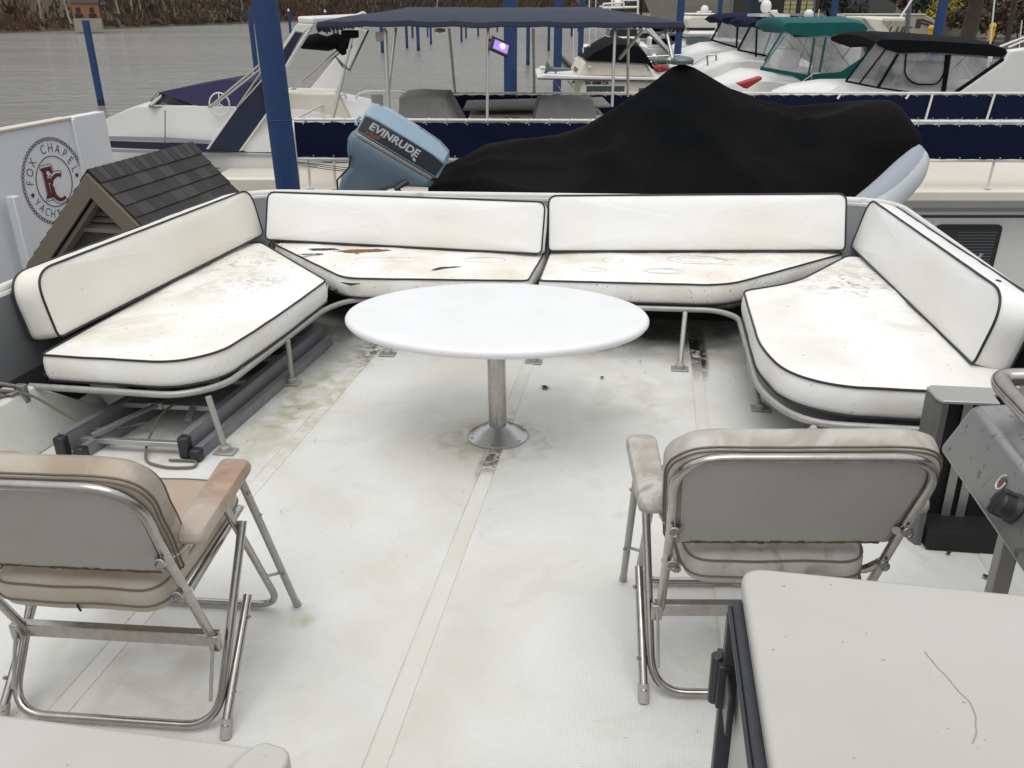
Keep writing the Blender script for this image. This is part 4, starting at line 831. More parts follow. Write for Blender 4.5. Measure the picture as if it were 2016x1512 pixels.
# inflatable tube: horseshoe, nose to the right
def P8(px, py, Y=8): return at(px, py, Y)
bow = [Vector((x, 8+y, z)) for x, y, z in ((-.5, -.62, 2.80), (1.5, -.64, 2.84), (2.5, -.62, 2.92), (3.1, -.48, 3.10), (3.52, -.22, 3.42), (3.66, 0, 3.53), (3.52, .22, 3.42), (3.1, .48, 3.10), (2.5, .62, 2.92), (1.5, .64, 2.84), (-.5, .62, 2.80))]
bow = resample(fillet(bow, .4, 6), .07, closed=False)
setw(MB().tube(bow, [.195 if 0 < i < len(bow)-1 else .12 for i in range(len(bow))], 22).build('inflatable_tube', M['tube_grey'], None), tn)
lo = [p+Vector((0, -.2 if p.y < 8 else .2, .02))*1 for p in bow if p.x < 3.3 and p.y < 8]
setw(MB().tube(lo, .035, 10).build('rubbing_strake', M['tube_pale'], None), tn)
nose = [p+Vector((0, 0, .0)) for p in bow if p.x > 3.05]
mb = MB(); mb.tube([p+(p-Vector((2.7, 8, p.z))).normalized()*.035+Vector((0, 0, -.02)) for p in nose], .185, 22); setw(mb.build('bow_patch', M['tube_pale'], None), tn)
setw(MB().hexa([(-.5, 7.6, 2.7), (2.9, 7.7, 2.75), (2.9, 8.3, 2.75), (-.5, 8.4, 2.7), (-.5, 7.5, 2.85), (3.3, 7.7, 2.95), (3.3, 8.3, 2.95), (-.5, 8.5, 2.85)]).build('keel_hull', M['gelcoat'], None), tn)
setw(MB().bar((0.3, 5.9, 2.55), (0.3, 8.3, 2.62), .08, .1).bar((2.4, 5.6, 2.6), (2.4, 8.3, 2.66), .08, .1).build('cradle', M['rail_paint'], None), tn)

mo = thing('outboard_motor', 'pale blue tilted outboard motor with silver lettering beside the black cover', 'outboard motor', Matrix.Translation(at(760, 300, 7.35)))
# local frame of the cowling: u along the long side (down to the right), v up-right, depth away from the viewer
o_ = at(604+412/4.032, 1050/4.032, 7.3)
ue = at(610+985/4.032, 1405/4.032, 7.3); U = (ue-o_).normalized(); vd = at(606+490/4.032, 913/4.032, 7.3)-o_
Vv = (vd-U*vd.dot(U)).normalized(); Wd = U.cross(Vv); Wd = Wd if Wd.y > 0 else -Wd
MC = Matrix.Translation(o_) @ Matrix((U, Vv, Wd)).transposed().to_4x4()
LU = (ue-o_).length
def sec(u, vb, v1, v2, w0, w1, dep, shear=0):  # hexagonal section: near side vertical to v1, bevel to v2, flat top
    c = dep/2
    return [(u+shear*vb, vb, w0), (u+shear*v1, v1, w0+.004), (u+shear*v2, v2, w0+w1), (u+shear*v2, v2, w0+dep-w1), (u+shear*v1, v1, w0+dep-.004), (u+shear*vb, vb, w0+dep)]
hv = vd.dot(Vv)
Rg = [sec(-.03, 0, hv*.9, hv*1.12, .03, .08, .30), sec(.0, -.0, hv*.98, hv*1.42, .0, .11, .36), sec(.10, 0, hv*1.0, hv*1.56, 0, .12, .36), sec(.4, 0, hv*1.0, hv*1.58, 0, .12, .36), sec(.62, 0, hv*.98, hv*1.5, 0, .115, .36), sec(LU*1.01, .0, hv*.92, hv*1.3, .0, .09, .34), sec(LU*1.05, .0, hv*.8, hv*1.08, .02, .07, .30)]
setw(MB().rings(Rg, T=MC).build('cowling', M['cowl_blue'], None, bevel=.006, seg=2, smooth=30), mo)
pan = [(-.015, .012), (-.01, hv*.86), (.1, hv*.93), (.4, hv*.94), (.62, hv*.92), (LU*1.03, hv*.8), (LU*1.01, .012)]
pn = MB().prism(pan, .004, T=MC @ Matrix.Translation((0, 0, -.003))).build('side_panel', M['cowl_dark'], None); setw(pn, mo)
Mt = MC @ Matrix.Translation((0, 0, -.0045)) @ Matrix.Diagonal((1, 1, -1, 1))
def put_text(body, size, T, m, parent, name='lettering', **k):
    V_, F_ = text_mb(body, size, .0012, **k); o = MB().add(V_, F_, T=T).build(name, m, None, smooth=0); setw(o, parent); return o
put_text('EVINRUDE', .088, Mt @ Matrix.Translation((.285, hv*.58, 0)), M['decal_silver'], pn, bold=.0022, sx=1.12, shear=.12)
put_text('VRO', .042, Mt @ Matrix.Translation((.105, hv*.2, 0)), M['decal_red'], pn, bold=.0004, sx=1.4, shear=.25)
dc = MB().prism([(.49, .035), (.52, .03), (.515, .05), (.475, .062), (.47, .08), (.462, .078), (.465, .055), (.495, .05)], .0015, T=Mt).build('flake_decal', M['decal_silver'], None, smooth=0); setw(dc, pn)
# vent on the head and latch line
setw(MB().prism([(.035, 0), (.10, 0), (.085, .035), (.045, .04)], .004, T=MC @ Matrix.Translation((-.01, hv*1.45, .12)) @ Matrix.Rotation(radians(62), 4, 'X')).build('air_intake', M['cowl_lower'], None, bevel=.003), mo)
setw(MB().box((.43, hv*1.575+.001, .17), (.012, .003, .06), T=MC).build('latch_mark', M['cowl_dark'], None), mo)
setw(MB().box((.0, hv*.4, .17), (.03, .12, .22), T=MC).build('cover_label', M['cowl_lower'], None, bevel=.006), mo)
# seam band, lower cowl, leg
def hsec(v, ua, ub, w0, dep, sh=.05): return [(ua+sh, v, w0), (ub-sh, v, w0), (ub, v, w0+sh), (ub, v, w0+dep-sh), (ub-sh, v, w0+dep), (ua+sh, v, w0+dep), (ua, v, w0+dep-sh), (ua, v, w0+sh)]
setw(MB().rings([hsec(-.034, -.035, LU*1.05, -.022, .42), hsec(-.004, -.035, LU*1.05, -.022, .42)], T=MC).build('seam_band', M['chrome'], None, bevel=.004), mo)
setw(MB().rings([hsec(-.036, -.055, LU*1.04, -.018, .41), hsec(-.10, -.06, LU*1.02, -.025, .42), hsec(-.2, -.02, LU*.78, .0, .37), hsec(-.3, .05, LU*.62, .03, .31), hsec(-.42, .03, LU*.5, .05, .27), hsec(-.75, .1, LU*.42, .1, .17, .03)], T=MC).build('lower_cowling', M['cowl_lower'], None, bevel=.01, seg=2, smooth=60), mo)
setw(MB().tube([MC @ Vector(p) for p in ((.03, -.2, -.02), (.06, -.3, .0), (.02, -.45, .0), (.1, -.6, .02))], .008, 8).build('cable', M['black_plastic'], None), mo)
setw(MB().tube([MC @ Vector(p) for p in ((LU*.75, -.15, .0), (LU*.68, -.24, -.03), (LU*.8, -.3, .02))], .03, 10).build('tilt_bracket', M['black_plastic'], None), mo)
setw(MB().tube([MC @ Vector(p) for p in ((-.05, .02, .1), (-.075, .05, .12), (-.06, .09, .15))], .014, 8).build('cowl_latch', M['cowl_blue'], None), mo)

# ================================================================== HOUSEBOAT WITH NAVY RAIL CANVAS
YN, YF = 12.0, 16.8
hb = thing('houseboat', 'houseboat with flat cream roof deck and blue striped white side, behind dinghy', 'houseboat', Matrix.Translation((3, 14, 0)))
def hbp(mb, name, m, **k): return setw(mb.build(name, m, None, **k), hb)
ZR = 2.44; XL, XR = -3.15, 16
hbp(MB().box(((XL+XR)/2, (YN+YF)/2, ZR-.03), (XR-XL, YF-YN-.02, .06)), 'roof_deck', M['roof_cream'], bevel=.01)
hbp(MB().box(((XL+XR)/2, YN-.03, ZR-.085), (XR-XL+.1, .14, .15)).box(((XL+XR)/2, YF+.03, ZR-.085), (XR-XL+.1, .14, .15)), 'roof_edge', M['gelcoat_cream'], bevel=.025, seg=3)
hbp(MB().box(((XL+XR)/2, YN+.35, 1.2), (XR-XL-.1, .1, 2.34)).box(((XL+XR)/2, YF-.35, 1.2), (XR-XL-.1, .1, 2.34)).box((XL+.1, 14.4, 1.2), (.1, 4.0, 2.3)), 'side_wall', M['gelcoat'])
hbp(MB().box(((XL+XR)/2, YN+.295, 2.08), (XR-XL-.1, .012, .055)), 'grey_stripe', M['silver_paint'])
hbp(MB().box(((XL+XR)/2, YN+.293, 1.985), (XR-XL-.1, .014, .04)), 'navy_stripe', M['navy_paint'])
# salon window with louvred blind
wa, wb = at(1843, 440, YN+.3), at(1975, 560, YN+.3)
for k in range(3):
    xa = wa.x+k*1.75; wf = MB().prism([(p.x, p.y) for p in fillet([(0, 0, 0), (.98, 0, 0), (.98, .78, 0), (0, .78, 0)], .09, 5, closed=True)], .02, T=Matrix.Translation((xa, YN+.292, wa.z-.79)) @ Matrix.Rotation(pi/2, 4, 'X'))
    f = hbp(wf, 'window', M['black_plastic'])
    g = MB().box((xa+.5, YN+.268, wa.z-.4), (.82, .006, .64)); setw(g.build('pane', M['glass_dark'], None), f)
    lv = MB()
    for q in range(13): lv.box((xa+.62, YN+.262, wa.z-.12-.046*q), (.56, .01, .012))
    setw(lv.build('blind_slats', M['horn_grey'], None), f)
# lower bow platform on the left
hbp(MB().box((-3.9, 14.2, 2.3), (1.6, 4.6, .1)).box((-3.9, 11.95, 2.5), (1.7, .1, .22)), 'bow_platform', M['gelcoat_cream'], bevel=.03, seg=3)
hbp(MB().box((-3.9, 14.2, 1.1), (1.4, 4.4, 2.3)), 'bow_hull', M['gelcoat'])
def rope_lace(a, b, step, r0=.022, up=True):
    L = (b-a).length; d = (b-a).normalized(); k = int(L/step); P = []
    for i in range(k):
        p = a+d*(i*step+.1)
        P += [p+Vector((0, -r0-.004, -.04)), p+d*.03+Vector((0, -r0*.8, r0*.8)), p+d*.06+Vector((0, 0, r0+.005)), p+d*.10+Vector((0, r0+.003, 0)), p+d*.16+Vector((0, r0, -r0)), p+d*.22+Vector((0, 0, -r0-.012))]
    return MB().tube(P, .0045, 4)
def navy_rail(Y, xa, xb, ztop, zbot, posts, nm, skew=0):
    a, b = Vector((xa, Y, ztop)), Vector((xb, Y, ztop-skew)); a2, b2 = Vector((xa, Y, zbot)), Vector((xb, Y, zbot-skew))
    hbp(MB().tube([a, b], .021, 10), 'top_rail', M['rail_paint']); hbp(MB().tube([a2, b2], .017, 10), 'lower_rail', M['rail_paint'])
    # laced canvas with slight sag between lashings
    V = []; Fs = []; nx = int((xb-xa)/.08)
    for i in range(nx+1):
        f = i/nx; p = a.lerp(b, f); q = a2.lerp(b2, f); s = .008*abs(sin(f*(xb-xa)/.28*pi))
        for j in range(6):
            g = j/5; v = p.lerp(q, g); v.z += (-.028-s)*(1-g)+(.022+s)*g; v.y -= .024+.018*noise.noise(Vector((v.x*1.3, g*2, Y))); V.append(v)
    for i in range(nx):
        for j in range(5): Fs.append((i*6+j, i*6+j+1, (i+1)*6+j+1, (i+1)*6+j))
    c_ = hbp(MB().add(V, Fs), 'rail_canvas', M['navy_canvas'], fixn=False)
    setw(rope_lace(a, b, .28).build('lacing', M['gelcoat_cream'], None), c_)
    mb = MB()
    for i in range(int((xb-xa)/.28)):
        x = xa+.13+i*.28; mb.cyl((x, Y-.046, ztop-.05-skew*(x-xa)/(xb-xa)), (x, Y-.05, ztop-.05-skew*(x-xa)/(xb-xa)), .008, 6); mb.cyl((x+.1, Y-.046, zbot+.05-skew*(x-xa)/(xb-xa)), (x+.1, Y-.05, zbot+.05-skew*(x-xa)/(xb-xa)), .008, 6)
    setw(mb.build('grommets', M['gelcoat'], None), c_)
    for x in posts:
        hbp(MB().tube([(x+.03, Y+.03, ztop-.02), (x, Y+.03, ZR)], .019, 8).cyl((x, Y+.03, ZR), (x, Y+.03, ZR+.02), .05, 12), 'stanchion', M['rail_paint'])
navy_rail(YN, -2.98, 12, 3.385, 2.86, (-2.86, -2.5, -.3, 1.6, 3.4, 5.0, 6.73, 8.5), 'near', .05)
navy_rail(YF, -2.0, 16, 3.30, 2.80, (-1.9, .6, 3.5, 8.8, 11, 13), 'far', .0)
for px in (1655, 1790, 1836, 1958):   # stanchions standing in front of the far canvas
    p = at(px, 187, YF-.06); hbp(MB().tube([(p.x, YF-.06, 3.29), (p.x-.05, YF-.06, 2.78 if px > 1800 else 3.2)], .022, 8), 'stanchion', M['rail_paint'])
hbp(MB().tube(fillet([(-3.05, 12.2, 2.5), (-3.05, 12.2, 3.35), (-3.1, 16.6, 3.32), (-3.1, 16.6, 2.5)], .25, 6), .018, 8).tube(fillet([(-3.05, 16.75, 2.45), (-3.0, 16.8, 3.33), (-1.95, 16.8, 3.33), (-1.7, 16.8, 2.9)], .3, 6), .02, 8), 'end_rail', M['rail_paint'])
hbp(MB().box((-2.55, 16.75, 3.0), (.22, .02, .55)).box((-1.95, 16.75, 3.0), (.25, .02, .55)), 'clear_panel', M['grey_canvas'])
# cables under the near rail
for s in range(3):
    hbp(MB().tube([Vector((-3.0+.22*i, 11.93, 2.83-.09*sin(i/9*pi)-.02*s+.01*sin(i+s))) for i in range(10)], .006, 5), 'cable', M['black_plastic'])
# navy canopy over the roof deck
e0, e1 = at(622, 54, 12.4), at(1350, 48, 12.4)
rows = []
for (Y, dz, ins) in ((12.4, 0, 0), (12.42, .06, .02), (12.8, .12, .3), (13.4, .18, .7), (14.6, .23, .95), (15.6, .2, .7), (16.4, .12, .3), (16.8, .06, .02), (16.82, 0, 0)):
    row = []
    for i in range(41):
        f = i/40; x = e0.x+ins+(e1.x-e0.x-2*ins)*f; z = e0.z+dz+(.02 if 0 < i < 40 else 0)+.012*noise.noise(Vector((x*1.5, Y, 0)))-.015*abs(sin(f*8*pi))*(1 if dz < .12 else .3)
        row.append(Vector((x, Y, z)))
    rows.append(row)
mb = MB(); nn = 41; V = [p for r in rows for p in r]
mb.add(V, [(i*nn+k, i*nn+k+1, (i+1)*nn+k+1, (i+1)*nn+k) for i in range(len(rows)-1) for k in range(nn-1)])
mb.add([p+Vector((0, 0, -.012)) for p in V], [(i*nn+k, (i+1)*nn+k, (i+1)*nn+k+1, i*nn+k+1) for i in range(len(rows)-1) for k in range(nn-1)])
cpy = hbp(mb, 'canopy', M['navy_top'], smooth=30, fixn=False)
hv_ = MB()
for s, xx in ((-1, e0.x), (1, e1.x)):
    for j in range(14):
        y = 12.4+j*.32; hv_.add([(xx, y, e0.z), (xx, y+.32, e0.z), (xx-s*.02, y+.30, e0.z-.05-.02*(j % 3)), (xx-s*.02, y+.02, e0.z-.07)], [(0, 1, 2, 3)])
setw(hv_.build('valance', M['black_soft'], None, smooth=0, fixn=False), cpy)
setw(MB().box((e0.x+.42, 12.6, e0.z-.09), (.2, .3, .1)).build('rolled_flap', M['black_soft'], None, bevel=.02), cpy)
for px0, py0, px1, py1, Ya, Yb in ((757, 56, 765, 238, 12.5, 12.15), (759.5, 60, 767, 238, 12.6, 12.3), (779, 56, 765, 180, 16.2, 15.0), (884, 56, 896, 185, 16.4, 16.5), (961, 56, 959, 236, 12.5, 12.15), (1050, 56, 1052, 184, 16.4, 16.5), (1211, 56, 1205, 210, 12.5, 12.2), (1237, 56, 1236, 190, 16.4, 16.5), (1311, 58, 1326, 125, 12.5, 12.1), (695, 66, 655, 235, 12.5, 12.1), (1268, 56, 1220, 115, 13.5, 14.5), (1275, 60, 1318, 105, 13.5, 12.4), (1280, 58, 1326, 112, 13.6, 12.4)):
    a, b_ = at(px0, py0, Ya), at(px1, py1, Yb); hbp(MB().tube([a, b_], .021 if Ya < 13 else .026, 8), 'canopy_pole', M['aluminium'])
a = at(688, 139, 12.3); hbp(MB().tube([a, at(725, 60, 13)], .014, 6).tube([a, at(661, 112, 12.3)], .012, 6), 'canopy_brace', M['horn_grey'])
hbp(MB().box(at(748, 72, 12.5), (.11, .08, .12)), 'junction_box', M['concrete'], bevel=.01)
hbp(MB().lathe([(.0, 0), (.09, .02), (.08, .06), (0, .07)], 14, T=Matrix.Translation(at(866, 58, 14)+Vector((0, 0, -.05)))), 'dome_lamp', M['yellow_dull'])
# lit flood light on a pole
fl = thing('flood_light', 'black flood lamp glowing violet, clamped high on a canopy pole', 'flood light', Matrix.Translation(at(981, 90, 12.4)))
Mf = frame(at(985, 91, 12.4), (1, .25, -.42), (.35, .55, .75))
setw(MB().box((0, 0, -.02), (.29, .2, .04), T=Mf).build('housing', M['black_plastic'], None, bevel=.008), fl)
wm('lamp_glass', (.25, .18, .5), .2)
em = bpy.data.materials.new('lamp_lit'); em.use_nodes = True; eb = em.node_tree.nodes['Principled BSDF']; eb.inputs['Base Color'].default_value = (.4, .25, .8, 1); eb.inputs['Emission Color'].default_value = (.5, .32, 1, 1); eb.inputs['Emission Strength'].default_value = .3
em2 = em.copy(); em2.name = 'lamp_core'; em2.node_tree.nodes['Principled BSDF'].inputs['Emission Color'].default_value = (.85, .75, 1, 1); em2.node_tree.nodes['Principled BSDF'].inputs['Emission Strength'].default_value = .9
g = MB().box((.01, -.005, .003), (.21, .13, .006), T=Mf).build('glass', em, None); setw(g, fl)
setw(MB().lathe([(.0, 0), (.045, 0), (.04, .006), (0, .008)], 16, T=Mf @ Matrix.Translation((.03, .01, .006))).build('lamp_core', em2, None), fl)
setw(MB().tube([at(963, 78, 12.45), at(972, 86, 12.4)], .02, 8).build('bracket', M['black_plastic'], None), fl)
# covered furniture on the roof deck
def lumpy(name, base, top, z0, z1, label, group=None, Ns=14):
    """draped cover: base outline -> top outline (lists of x,y)"""
    A_ = resample([Vector((p[0], p[1], 0)) for p in base], .12); k = len(A_); B_ = resample([Vector((p[0], p[1], 0)) for p in top], 1e9)
    # resample top to the same count
    Q = [Vector((p[0], p[1], 0)) for p in top]; L = sum((Q[(i+1) % len(Q)]-Q[i]).length for i in range(len(Q))); B_ = resample(Q, L/(k+.5))[:k]
    while len(B_) < k: B_.append(B_[-1])
    C = sum(B_, Vector())/k; R = []
    for j in range(Ns+1):
        f = j/Ns; rr = []
        for i in range(k):
            p = A_[i].lerp(B_[i], f**.9); z = z0+(z1[i % len(z1)] if isinstance(z1, list) else z1-z0)*f
            q = p+(p-C).normalized()*(.05*noise.noise(Vector((p.x*2.2, p.y*2.2, f*1.5)))+.02*sin(i*1.3+f*4))*(1-f*.5); rr.append(Vector((q.x, q.y, z)))
        R.append(rr)
    for s in (.85, .5, .1): R.append([C+(p-C)*s+Vector((0, 0, z1+.03*(1-s)+.03*noise.noise(p*2*s))) for p in B_])
    o = MB().rings(R).build(name, M['grey_canvas'], None, smooth=70); tag(o, label, 'cover', group); return o
def rect(xa, xb, ya, yb): return [(xa, ya), (xb, ya), (xb, yb), (xa, yb)]
xa, xb = at(775, 235, 13.0).x, at(965, 235, 13).x
lumpy('covered_furniture', rect(xa+.02, xb, 12.7, 14.6), rect(at(800, 188, 14).x, at(885, 186, 14).x, 13.1, 14.4), ZR, at(850, 187, 13.5).z, 'rumpled grey tarpaulin over rooftop furniture, left of the lamp pole', 'grey tarpaulins on the roof deck')
xa, xb = at(1020, 235, 13.0).x, at(1200, 235, 13).x
lumpy('covered_furniture', rect(xa, xb, 12.6, 14.2), rect(at(1062, 193, 13.6).x, at(1163, 195, 13.6).x, 13.3, 14.1), ZR, at(1110, 195, 13.5).z, 'stained grey tarpaulin over rooftop furniture, right of the lamp pole', 'grey tarpaulins on the roof deck')
cx0, cx1 = at(915, 190, 15.5).x, at(1195, 190, 15.5).x
ca = thing('roof_cabinet', 'long low cabinet with a flat grey top between the two tarpaulins', 'cabinet', Matrix.Translation((0, 15.5, ZR)))
setw(MB().hexa([(cx0, 14.9, 3.18), (cx1, 14.9, 3.24), (cx1, 16.2, 3.24), (cx0, 16.2, 3.18), (cx0, 14.9, 3.23), (cx1, 14.9, 3.29), (cx1, 16.2, 3.29), (cx0, 16.2, 3.23)]).build('worktop', M['grey_canvas'], None, bevel=.02), ca)
setw(MB().box(((cx0+cx1)/2, 15.3, 2.78), (cx1-cx0-.2, 1.3, .66)).build('body', M['gelcoat_cream'], None), ca)
setw(MB().box((at(1007, 220, 14.6).x, 14.62, 2.95), (.22, .03, .36)).build('door', M['yellow_dull'], None), ca)
setw(MB().box((at(985, 228, 14.3).x, 14.2, 2.72), (.75, .4, .05)).build('blue_mat', mat('mat_blue', (.05, .09, .15), .8), None), ca)

# ================================================================== SPORT CRUISER, left
sc = thing('sport_cruiser', 'white sport cruiser with navy stripes, radar arch and navy cockpit cover', 'motorboat', Matrix.Translation((-6, 16, 0)))
def scp(mb, name, m, **k): return setw(mb.build(name, m, None, **k), sc)
YS = 14.2
def A(px, py, Y=YS): return at(px, py, Y)
# hull side: stations along x with near/far half beams
stn = [(40, 330, 405, .02), (120, 285, 400, .55), (212, 232, 395, .95), (270, 211, 390, 1.3), (330, 209, 380, 1.5), (480, 212, 370, 1.6), (600, 218, 365, 1.6), (705, 240, 360, 1.55)]
Yc = YS+1.6; R = []
for px, pt, pb, hbm in stn:
    Yn = Yc-hbm; g = A(px, pt, Yn); b_ = A(px, pb, Yn); x = g.x; zt = g.z; zb = 1.9
    R.append([(x, Yc-hbm, zt), (x, Yc-hbm*1.03, zt-.35), (x, Yc-hbm*1.06, 2.75), (x, Yc-hbm*.98, 2.3), (x, Yc-hbm*.7, .6), (x, Yc+hbm*.7, .6), (x, Yc+hbm*.98, 2.3), (x, Yc+hbm*1.06, 2.75), (x, Yc+hbm*1.03, zt-.35), (x, Yc+hbm, zt), (x, Yc, zt+.06)])
hull = scp(MB().rings(R), 'hull', M['gelcoat'], smooth=50)
def side_strip(pxs, mats, name, off):  # stripe hugging the hull side: list of (px, ytop, ybot)
    mb = MB(); V = []
    for px, yt, yb in pxs:
        for y in (yt, yb):
            p = A(px, y, YS-.055) ; V.append((p.x, p.y-off, p.z))
    k = len(pxs); mb.add(V, [(2*i, 2*i+1, 2*i+3, 2*i+2) for i in range(k-1)])
    mb.add([(v[0], v[1]+.02, v[2]) for v in V], [(2*i, 2*i+2, 2*i+3, 2*i+1) for i in range(k-1)])
    return scp(mb, name, mats, smooth=0, fixn=False)
side_strip([(150, 267, 275), (330, 271, 279), (420, 277, 284), (540, 283, 289), (720, 296, 302)], M['silver_paint'], 'grey_stripe', .0)
side_strip([(150, 275, 288), (330, 281, 295), (420, 284, 299), (540, 289, 302), (720, 302, 315)], M['navy_paint'], 'navy_stripe', .004)
side_strip([(150, 291, 297), (330, 298, 303), (420, 301, 307), (540, 305, 310), (720, 318, 323)], M['silver_paint'], 'grey_stripe', .0)
side_strip([(324, 217, 296), (325.2, 217, 296)], M['horn_grey'], 'hull_seam', .002)
# diagonal navy panel running into the arch leg (near side)
def panel(P, Y, th, name, m, **k): return scp(MB().slab([at(px, py, Y) for px, py in P], (0, th, 0)), name, m, **k)
panel([(407, 293), (470, 297), (530, 215), (548, 150), (595, 65), (580, 62), (520, 150), (462, 215)], YS-.115, .10, 'arch_leg_navy', M['navy_paint'], bevel=.01)
panel([(405, 294), (462, 215), (520, 150), (582, 50), (586, 46), (618, 48), (612, 55), (597, 64), (582, 62), (524, 150), (466, 215), (411, 294)], YS-.12, .16, 'arch_trim', M['gelcoat'], bevel=.01)
panel([(470, 298), (476, 296), (534, 214), (552, 150), (612, 56), (604, 60), (548, 150), (530, 214)], YS-.125, .16, 'arch_trim', M['gelcoat'], bevel=.01)
# arch crossbeam & far leg
scp(MB().slab([at(586, 46, YS-.1), at(618, 48, YS-.1), at(722, 42, YS+3.2), at(700, 38, YS+3.2)], (0, 0, .1)), 'arch_top', M['gelcoat'], bevel=.03)
panel([(605, 181), (662, 181), (700, 110), (722, 60), (700, 55), (672, 100)], YS+3.1, .12, 'arch_leg', M['gelcoat'], bevel=.02)
scp(MB().tube([at(627, 45, YS+.5), at(650, 41, YS+1), at(700, 33, YS+2)], .022, 8).tube(fillet([at(690, 35, YS+2), at(716, 24, YS+2.2), at(721, 30, YS+2.2), at(719, 38, YS+2.2)], .08, 4), .022, 8), 'light_mast', M['gelcoat'])
# aft cockpit block
scp(MB().hexa([at(568, 235, YS+.1), at(700, 245, YS+.1), at(690, 235, YS+2.9), at(566, 230, YS+2.9), at(567, 182, YS+.1), at(660, 182, YS+.1), at(665, 175, YS+2.9), at(567, 172, YS+2.9)]), 'aft_coaming', M['gelcoat_cream'], bevel=.04, seg=3)
# windshield
W1 = [at(296, 209, YS+.15), at(392, 211, YS+.15), at(345, 190, YS+.35), at(316, 182, YS+.5)]
wsf = scp(MB().tube(W1, .022, 8, closed=True).tube([at(296, 209, YS+.1), at(322, 186, YS+.4)], .03, 8), 'windshield', M['aluminium'])
setw(MB().slab([p+Vector((0, .02, 0)) for p in W1], (0, .008, 0)).build('pane', M['smoked_glass'], None), wsf)
scp(MB().slab([at(292, 209, YS+.15), at(316, 182, YS+.5), at(316, 176, YS+2.3), at(292, 200, YS+2.5)], (.01, 0, -.01)), 'front_pane', M['smoked_glass'])
# navy cockpit cover
top = [at(310, 182, YS+.35), at(392, 209, YS+.14), at(470, 211, YS+.1), at(492, 162, YS+.6), at(446, 157, YS+.7)]
mb = MB(); far_ = [Vector((p.x, YS+2.6, p.z-.02)) for p in top]
hvv = [top[0], top[1], top[2], top[3], top[4]]
mb.add(hvv+far_, [(0, 1, 4), (1, 2, 3, 4), (0, 4, 9, 5), (4, 3, 8, 9), (3, 2, 7, 8)])
scp(mb, 'cockpit_cover', M['purple_canvas'], smooth=0)
# steering wheel
c = at(432, 205, YS-.05); mb = MB(); mb.tube([c+Vector((.16*cos(a), .03*sin(a), .17*sin(a))) for a in [2*pi*i/24 for i in range(24)]], .012, 8, closed=True)
for k in range(3): a = pi/2+k*2*pi/3; mb.tube([c, c+Vector((.16*cos(a), .03*sin(a), .17*sin(a)))], .01, 6)
scp(mb, 'steering_wheel', M['wheel_white'])
for p in (((410, 212), (520, 120)), ((415, 212), (526, 126)), ((466, 212), (516, 140)), ((570, 180), (668, 96)), ((576, 178), (672, 102))):
    scp(MB().tube([at(*p[0], YS-.15 if p[0][0] < 560 else YS+1.4), at(*p[1], YS-.15 if p[0][0] < 560 else YS+1.4)], .016, 8), 'canopy_strut', M['chrome'])
# rolled black top
mb = MB(); P = [at(592, 92, YS+1.2), at(605, 84, YS+1.2), at(625, 82, YS+1.2), at(645, 86, YS+1.3), at(662, 80, YS+1.4), at(682, 84, YS+1.5), at(688, 92, YS+1.6)]
mb.tube(P, [.05, .14, .17, .15, .15, .14, .06], 12, flat=.8).tube([at(668, 85, YS+1.4), at(674, 98, YS+1.3), at(678, 108, YS+1.3)], [.12, .08, .04], 8)
scp(mb, 'rolled_top', M['black_soft'])
scp(MB().tube([at(660, 110, YS+1.2), at(675, 132, YS+1.1), at(687, 136, YS+1.1)], .014, 6), 'hinge_arm', M['black_plastic'])
scp(MB().box(at(380, 331, YS-.12), (.9, .01, .012)), 'rub_rail', M['dark_rubber'])

# ================================================================== SIGN BOARD
sa, sb = atz(-40, 268, 3.6), atz(137, 235, 3.6); sc2 = atz(208, 229, 3.6)
xd = (sb-sa); xd.z = 0; xd.normalize(); nf = xd.cross(Vector((0, 0, 1)))
sg = thing('club_sign', 'white yacht club sign board with round rope border emblem', 'sign', Matrix.Translation((sb.x, sb.y, 0)))
Ms = frame(sb, xd, (0, 0, 1))   # x right along the board, y up, z towards viewer
if (Ms.to_3x3() @ Vector((0, 0, 1))).dot(Vector((0, 0, HC))-sb) < 0: pass
L1 = 3.2
setw(MB().box((-L1/2, -1.6, -.06), (L1, 3.2, .12), T=Ms).build('board', M['sign_white'], None), sg)
setw(MB().box((-L1/2+.02, .012, -.06), (L1, .024, .16), T=Ms).build('top_cap', M['sign_cream'], None, bevel=.004), sg)
lw = (sc2-sb).length*1.55
setw(MB().box((lw/2+.02, -1.58, -.05), (lw-.04, 3.2, .14), T=Ms).box((.02, -1.6, -.02), (.05, 3.2, .12), T=Ms).build('corner_post', M['sign_white'], None, bevel=.008), sg)
# emblem: find centre on the board plane from its place in the photo
def on_board(px, py):
    x, u = px-PCX, PCY-py; d = Vector((x, FPX*cos(TH)+u*sin(TH), -FPX*sin(TH)+u*cos(TH))); nz = Ms.to_3x3() @ Vector((0, 0, 1)); o0 = Vector((0, 0, HC))
    t = (sb-o0).dot(nz)/d.dot(nz); return Ms.inverted() @ (o0+d*t)
ec = on_board(107, 357); eR = (on_board(107, 272)-ec).length; ex = abs((on_board(166, 345)-on_board(48, 372)).x)/2
kx = ex/eR
Me = Ms @ Matrix.Translation((ec.x, ec.y, .003))
print('EMBLEM', ec, eR, ex)
Ds = Matrix.Diagonal((kx, 1, 1, 1))
mb = MB()
for ph in (0, pi):
    mb.tube([Me @ Ds @ Vector(((eR*.97+.018*sin(34*a+ph))*cos(a), (eR*.97+.018*sin(34*a+ph))*sin(a), .0015)) for a in [2*pi*i/340 for i in range(340)]], .0038, 4, closed=True)
setw(mb.build('rope_border', M['sign_ink'], None), sg)
